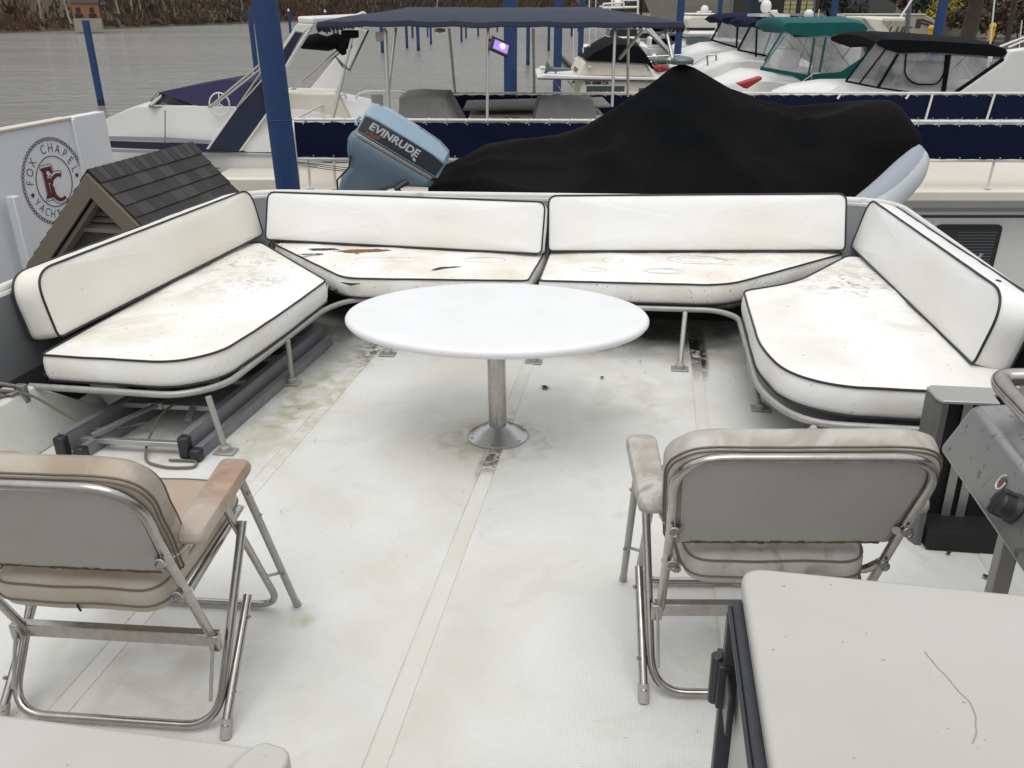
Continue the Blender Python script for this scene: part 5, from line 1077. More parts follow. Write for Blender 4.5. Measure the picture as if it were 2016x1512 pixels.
setw(MB().tube([Me @ Ds @ Vector((eR*.58*cos(a), eR*.58*sin(a), .001)) for a in [2*pi*i/80 for i in range(80)]], .0045, 5, closed=True).build('inner_ring', M['sign_ink'], None), sg)
mb = MB()
def arc_text(s, r, a0, a1, size, inward=False):
    for i, chh in enumerate(s):
        if chh == ' ': continue
        a = a0+(a1-a0)*(i/(len(s)-1)); V_, F_ = text_mb(chh, size, .0008, bold=-.002, sx=.8)
        T = Me @ Ds @ Matrix.Translation((r*cos(a), r*sin(a), .001)) @ Matrix.Rotation(a-pi/2 if not inward else a+pi/2, 4, 'Z'); mb.add(V_, F_, T=T)
arc_text('FOX CHAPEL', eR*.755, radians(172), radians(12), eR*.3)
arc_text('YACHT CLUB', eR*.765, radians(208), radians(332), eR*.27, True)
setw(mb.build('club_lettering', M['sign_ink'], None, smooth=0), sg)
setw(MB().lathe([(eR*.05, 0), (eR*.05, .002)], 12, T=Me @ Ds @ Matrix.Translation((-eR*.76, -eR*.17, 0))).build('dot', M['sign_maroon'], None), sg)
setw(MB().lathe([(eR*.05, 0), (eR*.05, .002)], 12, T=Me @ Ds @ Matrix.Translation((eR*.78, -eR*.0, 0))).build('dot', M['sign_maroon'], None), sg)
# F and C monogram
e = eR
Fp = [(-.34, .36), (-.02, .36), (.0, .2), (-.06, .2), (-.12, .27), (-.2, .27), (-.2, .1), (-.1, .1), (-.1, .0), (-.2, .0), (-.2, -.22), (-.12, -.3), (-.12, -.34), (-.36, -.34), (-.36, -.3), (-.3, -.24), (-.3, .26), (-.36, .3)]
setw(MB().prism([(x*e, y*e) for x, y in Fp], .002, T=Me @ Ds).build('letter_f', M['sign_maroon'], None, smooth=0), sg)
arcp = [(.12+.27*cos(a), -.14+.32*sin(a)) for a in [radians(50+i*12) for i in range(22)]]; inn = [(.14+.17*cos(a), -.14+.23*sin(a)) for a in [radians(50+i*12) for i in range(22)]][::-1]
Cp = [(.12+.3*cos(radians(q)), -.16+.33*sin(radians(q))) for q in range(60, 301, 12)]+[(.13+.19*cos(radians(q)), -.16+.25*sin(radians(q))) for q in range(300, 59, -12)]
setw(MB().prism([(x*e, y*e) for x, y in Cp], .002, T=Me @ Ds @ Matrix.Translation((0, 0, .002))).build('letter_c', M['sign_maroon'], None, smooth=0), sg)
mb = MB()
for Pp, k in ((Fp, 1.0), (Cp, 1.0)):
    cxp = sum(p[0] for p in Pp)/len(Pp); cyp = sum(p[1] for p in Pp)/len(Pp)
    Q = [Vector((p[0]*e, p[1]*e, 0)) for p in Pp]; Q = [q+(q-Vector((cxp*e, cyp*e, 0))).normalized()*.03 for q in Q]
    mb.tube([Me @ Ds @ q for q in resample(fillet(Q, .02, 3, closed=True), .03)], .003, 4, closed=True)
setw(mb.build('monogram_outline', M['sign_ink'], None), sg)
setw(MB().ball((0, 0, 0), e*.07, 6, sc=(1, 1, .05), T=Me @ Matrix.Translation((.02*e, -.02*e, .004))).ball((0, 0, 0), e*.05, 6, sc=(1, 1, .05), T=Me @ Matrix.Translation((-.04*e, -.08*e, .004))).build('flower_mark', M['sign_white'], None), sg)
# neighbouring wing of the sign wall at the very left
p0 = atz(-6, 350, 3.3); 
setw(MB().box((0, -1.2, 0), (.1, 2.4, .1), T=frame(on_b := (Ms @ Vector((on_board(8, 400).x, .0, .12)))+Vector((0, 0, -.62)), xd, (0, 0, 1))).build('side_post', M['sign_white'], None, bevel=.01), sg)

# ================================================================== SHINGLED KIOSK
ks = thing('dock_kiosk', 'small taupe kiosk with steep dark shingle roof beside left bench', 'kiosk', Matrix.Translation((-3.4, 7.5, 0)))
ap = atz(173, 338, 3.6); re = atz(378, 283, 3.6); rd = (re-ap).normalized(); rt = Vector((rd.y, -rd.x, 0)); Hd, Wk = .80, .76
Lr = (re-ap).length
Mk = frame(ap, rt, (0, 0, 1))   # x right, y up, z toward viewer (front gable)
if (Mk.to_3x3() @ Vector((0, 0, 1))).y > 0: print('KIOSK flip')
def kp(mb, name, m, parent=None, **k): return setw(mb.build(name, m, None, **k), parent or ks)
# roof slopes: shingle courses as thin overlapping tabs
for s in (-1, 1):
    sl = Vector((s*Wk, -Hd, 0)); Ls = sl.length; sd_ = sl.normalized(); nn_ = Vector((s*Hd, Wk, 0)).normalized()
    mb = MB(); T = Mk
    a, b_ = Vector((0, 0, 0)), sd_*Ls
    mb.hexa([a-nn_*.03, b_-nn_*.03, b_-nn_*.03+Vector((0, 0, -Lr)), a-nn_*.03+Vector((0, 0, -Lr)), a, b_, b_+Vector((0, 0, -Lr)), a+Vector((0, 0, -Lr))], T=T)
    kp(mb, 'roof_deck', M['brown_dark'])
    mb = MB(); rows_ = 9
    for r_ in range(rows_):
        u0 = Ls*r_/rows_; u1 = Ls*(r_+1)/rows_+.004; off = random.random()*.17
        q = -off
        while q < Lr:
            a0, a1 = max(q, 0), min(q+.17, Lr)
            if a1-a0 > .01:
                h1, h0 = .012+random.random()*.003, .003; c0 = [sd_*u0+nn_*h0, sd_*u1+nn_*h1]
                V = [c0[0]+Vector((0, 0, -a0-.0015)), c0[1]+Vector((0, 0, -a0-.0015)), c0[1]+Vector((0, 0, -a1+.0015)), c0[0]+Vector((0, 0, -a1+.0015))]
                mb.hexa([v-nn_*.003 for v in V]+V, random.choice((0, 0, 1, 2)), T=T)
            q += .17
    kp(mb, 'shingles', [M['shingle'], mat('shingle_b', (.033, .033, .034), .95, bump=(160, .8, .004)) if s < 0 else bpy.data.materials['shingle_b'], mat('shingle_c', (.06, .057, .055), .95, bump=(160, .8, .004)) if s < 0 else bpy.data.materials['shingle_c']], smooth=0)
mb = MB(); k = int(Lr/.085)   # ridge caps
for i in range(k):
    z0_, z1_ = -i*Lr/k, -(i+1)*Lr/k-.02; h = .016
    for s in (-1, 1):
        sd_ = Vector((s*Wk, -Hd, 0)).normalized(); nn_ = Vector((s*Hd, Wk, 0)).normalized()
        V = [Vector((0, h+.006, z0_)), sd_*.12+nn_*h+Vector((0, 0, z0_)), sd_*.12+nn_*(h-.006)+Vector((0, 0, z1_)), Vector((0, h, z1_))]
        mb.hexa([v-nn_*.004 for v in V]+V, i % 2, T=Mk)
kp(mb, 'ridge_cap', [M['shingle'], bpy.data.materials['shingle_c']], smooth=0)
for s in (-1, 1):  # fascia boards
    sd_ = Vector((s*Wk, -Hd, 0)).normalized(); Lf = math.hypot(Wk, Hd)
    P = [Vector((0, -.01, .0)), sd_*Lf+Vector((0, -.01, 0)), sd_*(Lf)+Vector((0, -.2, 0)), Vector((0, -.2, 0))]
    kp(MB().slab([Mk @ p for p in P], (Mk.to_3x3() @ Vector((0, 0, .03)))), 'fascia_board', M['trim_taupe'], bevel=.003)
    P = [Vector((0, -.21, -.02)), sd_*Lf*.9+Vector((0, -.21, -.02)), sd_*(Lf*.9)+Vector((0, -.26, -.02)), Vector((0, -.26, -.02))]
    kp(MB().slab([Mk @ p for p in P], (Mk.to_3x3() @ Vector((0, 0, -.12)))), 'soffit', M['louvre_grey'], bevel=.003)
mb = MB()   # lap siding gable
for i in range(20):
    y = -.3-i*.1; hw = min(.62, (-y)*Wk/Hd-.02)
    if hw > .02: mb.hexa([(-hw, y-.1, -.16), (hw, y-.1, -.16), (hw, y-.1, -.3), (-hw, y-.1, -.3), (-hw, y, -.175), (hw, y, -.175), (hw, y, -.3), (-hw, y, -.3)], T=Mk)
kp(mb, 'siding', M['siding_taupe'], smooth=0)
kp(MB().box((0, -1.6, -Lr/2), (1.24, 1.7, Lr-.4), T=Mk), 'wall', M['siding_taupe'])
mb = MB()
for i in range(4):
    y = -.29-i*.055; hw = (-y-.2)*Wk/Hd*.93; mb.hexa([(-hw, y-.03, -.10), (hw, y-.03, -.10), (hw, y-.03, -.11), (-hw, y-.03, -.11), (-hw*.95, y, -.15), (hw*.95, y, -.15), (hw*.95, y, -.16), (-hw*.95, y, -.16)], T=Mk)
mb.box((0, -.5, -.12), (.62, .035, .05), T=Mk)
kp(mb, 'louvre_vent', M['louvre_grey'], smooth=0)
lf = kp(MB().lathe([(.0, 0), (.05, .01), (.06, .05), (.05, .1), (0, .12)], 14, T=Mk @ Matrix.Translation((.17, -.66, -.05)) @ Matrix.Rotation(radians(75), 4, 'Y')), 'bulkhead_lamp', M['gelcoat'])
mb = MB(); Tl = Mk @ Matrix.Translation((.17, -.66, -.06)) @ Matrix.Rotation(radians(75), 4, 'Y')
for k in range(6): mb.tube([Tl @ Vector((.075*cos(k*pi/3)*sin(q), .075*sin(k*pi/3)*sin(q), .13*(1-cos(q))/1.2)) for q in [pi*j/8 for j in range(9)]], .004, 5)
for zz in (.03, .07, .1): mb.tube([Tl @ Vector((.072*cos(a), .072*sin(a), zz)) for a in [2*pi*i/16 for i in range(16)]], .004, 5, closed=True)
setw(mb.build('lamp_cage', M['black_plastic'], None), lf)
nb = kp(MB().box((-.0, -.86, -.125), (.36, .16, .012), T=Mk), 'notice_plate', M['gelcoat'])
V_, F_ = text_mb('NOTICE', .075, .001, bold=.001); setw(MB().add(V_, F_, T=Mk @ Matrix.Translation((0, -.85, -.117))).build('lettering', M['sign_maroon'], None, smooth=0), nb)
# dock below
o = MB().box((-5.2, 9.0, .45), (3.4, 9, .3)).build('wooden_dock', M['dock'], None); tag(o, 'weathered dock below the kiosk and the club sign', 'dock')

# ================================================================== BOATS TO THE RIGHT AND BEYOND
def boat(name, label, Y, grp='moored motor boats beyond the houseboat'):
    t = thing(name, label, 'motorboat', Matrix.Translation((at(1400, 150, Y).x, Y, 0)), grp)
    def add(mb, nm, m, parent=None, **k): return setw(mb.build(nm, m, None, **k), parent or t)
    return t, add
def poly(P, Y, th=.06): return MB().slab([at(px, py, Y) for px, py in P], (0, th, 0))
def hullbox(P, Y, w): # visible side/deck polygon carried down below the water and across the beam
    mb = MB(); T = [at(px, py, Y) for px, py in P]; k = len(T); hw = w/2
    R = []
    for i, p in enumerate(T):
        f = .25+.75*min(1, i/max(1, k*.45)); yc = Y+hw
        R.append([(p.x, yc-hw*f, p.z-.12), (p.x, yc-hw*f*.9, p.z), (p.x, yc, p.z+.14), (p.x, yc+hw*f*.9, p.z), (p.x, yc+hw*f, p.z-.12), (p.x+.25*(1-f), yc+hw*f*.75, -.3), (p.x+.25*(1-f), yc-hw*f*.75, -.3)])
    return mb.rings(R)
def bimini(P, Y, w): # roof profile closed polygon, rounded across the beam
    mb = MB(); R = []; n = 9
    Cx = sum(at(px, py, Y).x for px, py in P)/len(P); cz = sum(at(px, py, Y).z for px, py in P)/len(P)
    for j in range(n):
        v = -1+2*j/(n-1); s = (1-abs(v)**8*.15); R.append([Vector((Cx+(at(px, py, Y).x-Cx)*(1-abs(v)**8*.03), Y+w/2*(1+v), cz+(at(px, py, Y).z-cz)*s+.10*(1-v*v)+.015*noise.noise(Vector((px*.05, v*2, 0))))) for px, py in P])
    return mb.rings(R)
def frame_tubes(segs, Y, r=.02):
    mb = MB()
    for a, b_, dy in segs: mb.tube([at(*a, Y+dy), at(*b_, Y+dy)], r, 6)
    return mb
# --- black bimini cruiser with arch at the right edge
Y0 = 19.5; t, ad = boat('cabin_cruiser', 'white cruiser with black bimini top and clear curtains at upper right', Y0)
ad(hullbox([(1560, 205), (1600, 190), (1660, 181), (1750, 180), (1900, 182), (2030, 182), (2120, 185)], Y0, 3.4), 'hull', M['gelcoat'], smooth=50)
ad(bimini([(1727, 90), (1722, 82), (1735, 75), (1765, 75), (1850, 79), (1950, 87), (1985, 97), (1988, 106), (1975, 116), (1900, 110), (1830, 104), (1768, 107), (1747, 99)], Y0, 2.9), 'bimini_top', M['black_soft'], smooth=60)
cp = ad(poly([(1722, 84), (1745, 96), (1768, 108), (1830, 106), (1900, 111), (1972, 117), (1880, 183), (1790, 182), (1730, 173), (1665, 160)], Y0+.02, .008), 'side_curtain', M['clear_vinyl'])
ad(poly([(1722, 84), (1768, 108), (1900, 111), (1972, 117), (1880, 183), (1730, 173), (1665, 160)], Y0+2.85, .008), 'side_curtain', M['clear_vinyl'])
ad(MB().slab([at(1722, 84, Y0+.05), at(1665, 160, Y0+.05), at(1680, 152, Y0+2.85), at(1732, 84, Y0+2.85)], (.008, 0, 0)), 'front_curtain', M['clear_vinyl'])
ad(MB().slab([at(1665, 161, Y0-.02), at(1730, 174, Y0-.02), at(1790, 183, Y0-.02), at(1625, 185, Y0-.25)], (0, .01, 0)), 'windshield', M['clear_vinyl'])
mb = MB()
for P_, r in (([(1722, 84), (1665, 160)], .022), ([(1745, 95), (1690, 167)], .018), ([(1768, 106), (1728, 173)], .03), ([(1868, 108), (1857, 182)], .05), ([(1975, 117), (1880, 183)], .045), ([(1665, 160), (1730, 173), (1790, 182)], .025)):
    mb.tube([at(*p, Y0-.0) for p in P_], r, 6)
mb.tube(fillet([at(1784, 106, Y0), at(1780, 148, Y0), at(1800, 166, Y0), at(1846, 166, Y0), at(1859, 145, Y0), at(1862, 108, Y0)], .3, 6), .018, 6)
ad(mb, 'curtain_binding', M['black_soft'])
ad(frame_tubes([((1762, 110), (1828, 182), .9), ((1828, 182), (1905, 108), 1.0), ((1885, 108), (1915, 155), 1.5), ((1757, 112), (1755, 178), 1.2), ((1808, 106), (1800, 160), 2.2)], Y0, .018), 'top_frame', M['gelcoat'])
ad(MB().box(at(1800, 140, Y0+1.6), (1.4, .5, .45)), 'helm_seat', M['gelcoat'], bevel=.12, seg=4); ad(MB().ball(at(1740, 150, Y0+.9), .24, 8, sc=(1, .7, 1)), 'helm_console', M['horn_grey'])
ad(poly([(1988, 99), (2040, 92), (2060, 190), (1884, 184), (1978, 118)], Y0-.05, .25), 'arch_leg', M['gelcoat'], bevel=.05, seg=3)
ad(poly([(1988, 99), (2040, 92), (2060, 190), (1884, 184), (1978, 118)], Y0+2.8, .25), 'arch_leg', M['gelcoat'], bevel=.05, seg=3)
ad(MB().box(at(1995, 158, Y0+1.0)+Vector((.3, 0, 0)), (1.3, 2.0, .14)), 'transom_lid', M['gelcoat'], bevel=.05, seg=3)
ad(MB().tube([at(1968, 92, Y0+1), at(2030, 68, Y0+1)], .025, 6).tube([at(1985, 93, Y0+1), at(2030, 74, Y0+1)], .025, 6).tube([at(2006, 97, Y0+1), at(2012, 40, Y0+1)], .012, 6), 'mast', M['gelcoat'])
# --- teal bimini cruiser
Y1 = 23.5; t, ad = boat('cabin_cruiser', 'white cruiser with teal bimini top and teal lower curtain', Y1)
ad(hullbox([(1400, 185), (1440, 170), (1485, 152), (1540, 154), (1600, 160), (1680, 168), (1760, 180)], Y1, 3.2), 'hull', M['gelcoat'], smooth=50)
ad(bimini([(1541, 58), (1543, 47), (1550, 43), (1600, 43), (1685, 42), (1705, 46), (1712, 56), (1704, 68), (1650, 70), (1600, 74), (1560, 71), (1548, 60)], Y1, 2.8), 'bimini_top', M['teal_canvas'], smooth=60)
C1 = [(1543, 58), (1565, 73), (1650, 72), (1704, 69), (1706, 108), (1655, 143), (1590, 148), (1500, 134), (1505, 118)]
ad(poly(C1, Y1+.02, .008), 'side_curtain', M['clear_vinyl']); ad(poly(C1, Y1+2.75, .008), 'side_curtain', M['clear_vinyl'])
ad(poly([(1497, 131), (1590, 147), (1655, 142), (1706, 108), (1706, 116), (1672, 163), (1640, 166), (1582, 162), (1560, 150), (1497, 138)], Y1-.02, .02), 'lower_curtain', M['teal_canvas'])
ad(frame_tubes([((1604, 74), (1592, 148), 0), ((1626, 73), (1612, 150), 0), ((1697, 70), (1706, 108), 0), ((1543, 58), (1505, 120), 0), ((1545, 72), (1500, 133), .1)], Y1, .026), 'curtain_binding', M['teal_canvas'])
ad(frame_tubes([((1548, 76), (1575, 115), .8), ((1570, 74), (1600, 120), 1.2), ((1590, 74), (1570, 130), 1.6), ((1630, 74), (1672, 130), .6), ((1692, 72), (1655, 118), .8), ((1665, 72), (1630, 110), 1.8), ((1652, 72), (1655, 100), 2.2)], Y1, .018), 'top_frame', M['horn_grey'])
ad(MB().box(at(1650, 112, Y1+1.5), (1.1, .5, .6)).box(at(1650, 125, Y1+1.0), (.6, .5, .3)), 'seat', M['gelcoat'], bevel=.1, seg=3); ad(MB().box(at(1545, 115, Y1+.9), (.6, .9, .5)), 'dash', M['gelcoat'], bevel=.1)
ad(poly([(1702, 34), (1738, 36), (1740, 40), (1758, 75), (1735, 75), (1712, 52), (1704, 40)], Y1+.3, .2), 'arch_leg', M['gelcoat_cream'], bevel=.04); ad(MB().box(at(1720, 37, Y1+1.6), (.55, 2.8, .12)), 'arch_top', M['gelcoat_cream'], bevel=.04)
ad(MB().ball(at(1592, 30, Y1+1.4), .13, 8, sc=(1, 1, 1.2)).tube([at(1572, 36, Y1+1.4), at(1602, 37, Y1+1.4)], .04, 8).tube([at(1602, 38, Y1+1.4), at(1611, 33, Y1+1.4), at(1613, 18, Y1+1.4)], .015, 6).cyl(at(1590, 45, Y1+1.4), at(1590, 34, Y1+1.4), .08, 8), 'radar_dome', M['gelcoat'])
ad(frame_tubes([((1555, 178), (1602, 145), -.1), ((1602, 145), (1614, 144), -.1), ((1596, 180), (1598, 148), -.1)], Y1, .016), 'bow_rail', M['chrome'])
ad(poly([(1452, 165), (1500, 150), (1502, 156), (1470, 176)], Y1-.5, .3), 'red_cover', M['red_paint'], bevel=.05)
# --- two navy bimini boats further left
Y2 = 28; t, ad = boat('cabin_cruiser', 'white cruiser with dark navy bimini, first left of the teal one', Y2)
ad(hullbox([(1378, 150), (1400, 138), (1440, 118), (1475, 112), (1530, 116), (1600, 125)], Y2, 3.2), 'hull', M['gelcoat'], smooth=50)
ad(bimini([(1475, 48), (1480, 42), (1520, 40), (1560, 44), (1562, 56), (1540, 60), (1490, 58)], Y2, 2.8), 'bimini_top', M['navy_canvas'], smooth=60)
C2 = [(1478, 52), (1490, 59), (1556, 60), (1552, 118), (1500, 116), (1455, 98)]
ad(poly(C2, Y2+.02, .008), 'side_curtain', M['clear_vinyl']); ad(poly(C2, Y2+2.7, .008), 'side_curtain', M['clear_vinyl'])
ad(frame_tubes([((1478, 50), (1452, 100), 0), ((1490, 58), (1488, 112), 0), ((1455, 99), (1552, 118), 0), ((1520, 60), (1500, 115), .5)], Y2, .03), 'curtain_binding', M['black_soft'])
ad(MB().ball(at(1508, 13, Y2+1), .17, 8, sc=(1, 1, 1.2)).cyl(at(1508, 32, Y2+1), at(1508, 16, Y2+1), .05, 6).box(at(1512, 30, Y2+1), (.9, 1.6, .08)).tube([at(1515, 22, Y2+1), at(1530, 22, Y2+1)], .04, 6), 'radar_dome', M['gelcoat'])
ad(poly([(1518, 26), (1532, 24), (1544, 42), (1536, 44)], Y2, .25), 'arch_leg', M['gelcoat'])
Y3 = 33; t, ad = boat('cabin_cruiser', 'white cruiser with navy bimini, second left of the teal one', Y3)
ad(hullbox([(1330, 128), (1350, 110), (1395, 95), (1440, 92), (1500, 96), (1560, 100)], Y3, 3.4), 'hull', M['gelcoat'], smooth=50)
ad(bimini([(1418, 40), (1425, 34), (1470, 31), (1535, 34), (1540, 44), (1500, 48), (1430, 49)], Y3, 2.9), 'bimini_top', M['navy_canvas'], smooth=60)
C3 = [(1420, 42), (1432, 50), (1530, 48), (1520, 98), (1450, 94), (1402, 78)]
ad(poly(C3, Y3+.02, .01), 'side_curtain', M['clear_vinyl']); ad(poly(C3, Y3+2.8, .01), 'side_curtain', M['clear_vinyl'])
ad(frame_tubes([((1420, 42), (1400, 80), 0), ((1452, 50), (1450, 94), 0), ((1478, 50), (1455, 94), 0), ((1402, 79), (1452, 94), 0)], Y3, .035), 'curtain_binding', M['black_soft'])
ad(frame_tubes([((1360, 128), (1392, 108), 0), ((1392, 108), (1410, 108), 0), ((1392, 108), (1394, 135), 0), ((1410, 108), (1410, 136), 0)], Y3-4, .03), 'bow_rail', M['chrome'])
# --- white flybridge cruiser, far
Y4 = 44; t, ad = boat('flybridge_cruiser', 'far white flybridge cruiser wrapped in a pale cover, above covers peak', Y4)
ad(hullbox([(1335, 100), (1352, 88), (1365, 82), (1410, 82), (1470, 84)], Y4, 4), 'hull', M['gelcoat'])
ad(poly([(1352, 74), (1354, 60), (1414, 60), (1416, 74)], Y4, 3.6), 'deckhouse', M['gelcoat'], bevel=.2); ad(poly([(1351, 88), (1352, 75), (1400, 74), (1402, 90)], Y4-.05, .1), 'navy_panel', M['horn_grey'])
ad(poly([(1353, 60), (1354, 36), (1362, 30), (1405, 30), (1413, 38), (1413, 60)], Y4+.2, 3), 'bridge_enclosure', M['gelcoat_cream'], bevel=.3, seg=3)
ad(poly([(1352, 58.5), (1352, 54.5), (1408, 54.5), (1408, 58.5)], Y4+.1, .1), 'dark_band', M['glass_dark'])
ad(poly([(1360, 30), (1362, 26), (1408, 26), (1410, 30)], Y4+.2, 3), 'hardtop', M['gelcoat'], bevel=.05); ad(MB().ball(at(1387, 20, Y4+1), .2, 7, sc=(1, 1, 1.2)).tube([at(1372, 24, Y4+1), at(1400, 23, Y4+1)], .05, 6), 'radar_dome', M['gelcoat'])
# --- cream cabin boat with black cover, horn and registration
Y5 = 21.5; t, ad = boat('cabin_cruiser', 'cream cabin boat with black flybridge cover, grey horn and registration number', Y5)
ad(poly([(1141, 183), (1146, 158), (1320, 160), (1340, 190), (1340, 215), (1141, 215)], Y5, 2.6), 'cabin', M['gelcoat_cream'], bevel=.05)
ad(MB().box((at(1230, 200, Y5).x, Y5+1.3, 1.2), (4.2, 3.0, 2.4)), 'hull', M['gelcoat_cream'], bevel=.2)
ad(poly([(1058, 151), (1075, 146), (1130, 149), (1300, 153), (1320, 159), (1058, 155)], Y5-.08, 2.76), 'brow', M['gelcoat'], bevel=.02)
ad(poly([(1058, 155), (1320, 159), (1320, 160.5), (1058, 156.5)], Y5-.09, .02), 'brow_trim', M['dark_rubber'])
ad(poly([(1133, 150), (1150, 120), (1160, 119), (1272, 124), (1290, 153)], Y5+.1, 2.3), 'bridge_coaming', M['gelcoat_cream'], bevel=.06, seg=3)
ad(poly([(1150, 148), (1162, 132), (1258, 135), (1272, 150)], Y5+.085, .02), 'coaming_inset', M['roof_cream'], bevel=.01)
ad(bimini([(1150, 120), (1168, 104), (1188, 92), (1203, 84), (1212, 86), (1225, 84), (1240, 88), (1256, 88), (1270, 104), (1276, 112), (1291, 142), (1286, 141), (1272, 125), (1220, 123)], Y5, 2.4), 'bridge_cover', M['black_soft'], smooth=60)
wn = ad(MB().prism([(p.x, p.y) for p in fillet([(0, 0, 0), (1.0, 0, 0), (1.0, .2, 0), (0, .2, 0)], .06, 4, closed=True)], .02, T=Matrix.Translation(at(1151, 184, Y5-.0)) @ Matrix.Rotation(pi/2, 4, 'X')), 'window', M['gelcoat'])
setw(MB().box(at(1151, 184, Y5-.025)+Vector((.5, 0, .1)), (.92, .012, .14)).build('pane', M['window_green'], None), wn)
ad(MB().box(at(1278, 182, Y5-.02), (.5, .02, .2)), 'window', M['window_green'])
V_, F_ = text_mb('PA 4988 CA', .10, .004, bold=.004, sx=1.1, shear=.1); ad(MB().add(V_, F_, T=Matrix.Translation(at(1175, 164, Y5-.006)) @ Matrix.Rotation(pi/2, 4, 'X')), 'registration', M['dark_gap'], smooth=0)
ad(MB().tube([at(1074, 133, Y5+.3), at(1078, 134, Y5+.3), at(1083, 135.5, Y5+.3), at(1095, 137, Y5+.3), at(1125, 136.5, Y5+.3)], [.17, .11, .065, .05, .03], 14).cyl(at(1094, 137, Y5+.3), at(1094, 148, Y5+.3), .02, 6), 'horn', M['horn_grey'])
ad(MB().tube([at(1063, 134, Y5+.5), at(1072, 134, Y5+.5)], .05, 10).cyl(at(1068, 136, Y5+.5), at(1069, 148, Y5+.5), .015, 6), 'search_light', M['gelcoat'])
ad(MB().tube([at(1129, 133, Y5+.3), at(1136, 139, Y5+.3)], .05, 8).tube([at(1128, 160, Y5), at(1129, 163, Y5)], .05, 8), 'brass_reel', M['brick_orange'])
ad(MB().tube([at(1129, 40, Y5), at(1129, 190, Y5)], .009, 5).tube([at(1160, -30, Y5+1), at(1161, 128, Y5+1)], .016, 6).tube([at(1173, -30, Y5+2), at(1173, 90, Y5+2)], .012, 6).tube([at(1148, 93, Y5+1), at(1149, 118, Y5+1)], .02, 6).box(at(1161, 131, Y5+.05), (.09, .1, .05)), 'antenna', M['gelcoat'])
ad(frame_tubes([((1090, 157), (1106, 180), .1), ((1117, 158), (1133, 178), .1)], Y5, .014), 'brow_strut', M['chrome'])
# --- far sedan boat with radar bridge
Y6 = 52; t, ad = boat('flybridge_cruiser', 'distant white boat with open radar bridge, behind the black bridge cover', Y6)
ad(hullbox([(1170, 100), (1188, 92), (1205, 86), (1262, 86), (1275, 90)], Y6, 4), 'hull', M['gelcoat'])
ad(poly([(1195, 86), (1200, 72), (1258, 72), (1262, 86)], Y6, 3.2), 'deckhouse', M['gelcoat'], bevel=.1); ad(poly([(1201, 71), (1202, 58), (1254, 58), (1256, 71)], Y6+.3, 2.6), 'window_band', M['glass_dark'])
ad(frame_tubes([((1187, 8), (1187, 16), 0), ((1187, 8), (1228, 5), 0), ((1187, 16), (1256, 14), 0), ((1228, 5), (1228, 15), 0), ((1205, 0), (1256, 0), 1), ((1256, 0), (1256, 16), 1), ((1205, 0), (1205, 14), 1), ((1202, 58), (1200, 12), 0), ((1255, 58), (1256, 12), 0)], Y6, .06), 'bridge_rail', M['gelcoat'])
ad(poly([(1188, 14), (1190, 11), (1255, 12), (1257, 16)], Y6, 2.8), 'hardtop', M['gelcoat']); ad(MB().ball(at(1216, 6, Y6+1), .22, 7), 'radar_dome', M['gelcoat'])
# little runabout between cover and dock
Y7 = 30; t, ad = boat('runabout', 'small green and red runabout half hidden left of the cover peak', Y7)
ad(hullbox([(1270, 150), (1290, 142), (1330, 140), (1380, 142)], Y7, 2), 'hull', M['gelcoat']); ad(poly([(1283, 118), (1318, 117), (1322, 126), (1286, 129)], Y7+.5, .8), 'seat', M['green_paint'], bevel=.05)
ad(poly([(1288, 131), (1302, 126), (1322, 134), (1312, 142), (1290, 142)], Y7+.2, .5), 'bow_cushion', M['red_paint'], bevel=.08)
ad(frame_tubes([((1268, 112), (1340, 108), 0), ((1280, 122), (1350, 112), .6), ((1285, 112), (1300, 140), 0), ((1310, 110), (1318, 138), 0), ((1335, 108), (1340, 135), .2)], Y7, .02), 'rail', M['chrome'])
# --- marina dock with pedestals
dkk = MB().box((at(1280, 100, 60).x, 62, .55), (9, 70, .25)).build('marina_dock', M['dock'], None); tag(dkk, 'long grey floating dock running away between far moored boats', 'dock')
for i, (px, py, Yd) in enumerate(((1278, 100, 36), (1308, 92, 44), (1322, 84, 54), (1258, 82, 50), (1290, 80, 62), (1332, 76, 66))):
    p = at(px, py, Yd); tag(MB().box((p.x, Yd, 1.15), (.3, .3, .95)).lathe([(.2, 1.62), (.2, 1.68), (.02, 1.86)], 8, T=Matrix.Translation((p.x, Yd, 0))).build('dock_pedestal', M['gelcoat'], None), ['nearest white pedestal, centre of the grey marina dock', 'white dock pedestal on the right, second from the viewer', 'white dock pedestal on the right, third from the viewer', 'white dock pedestal on the far left edge of the grey dock', 'small white pedestal near the middle of the far dock', 'farthest white pedestal on the right of the grey dock'][i], 'pedestal', 'power pedestals on the marina dock')
random.seed(21)
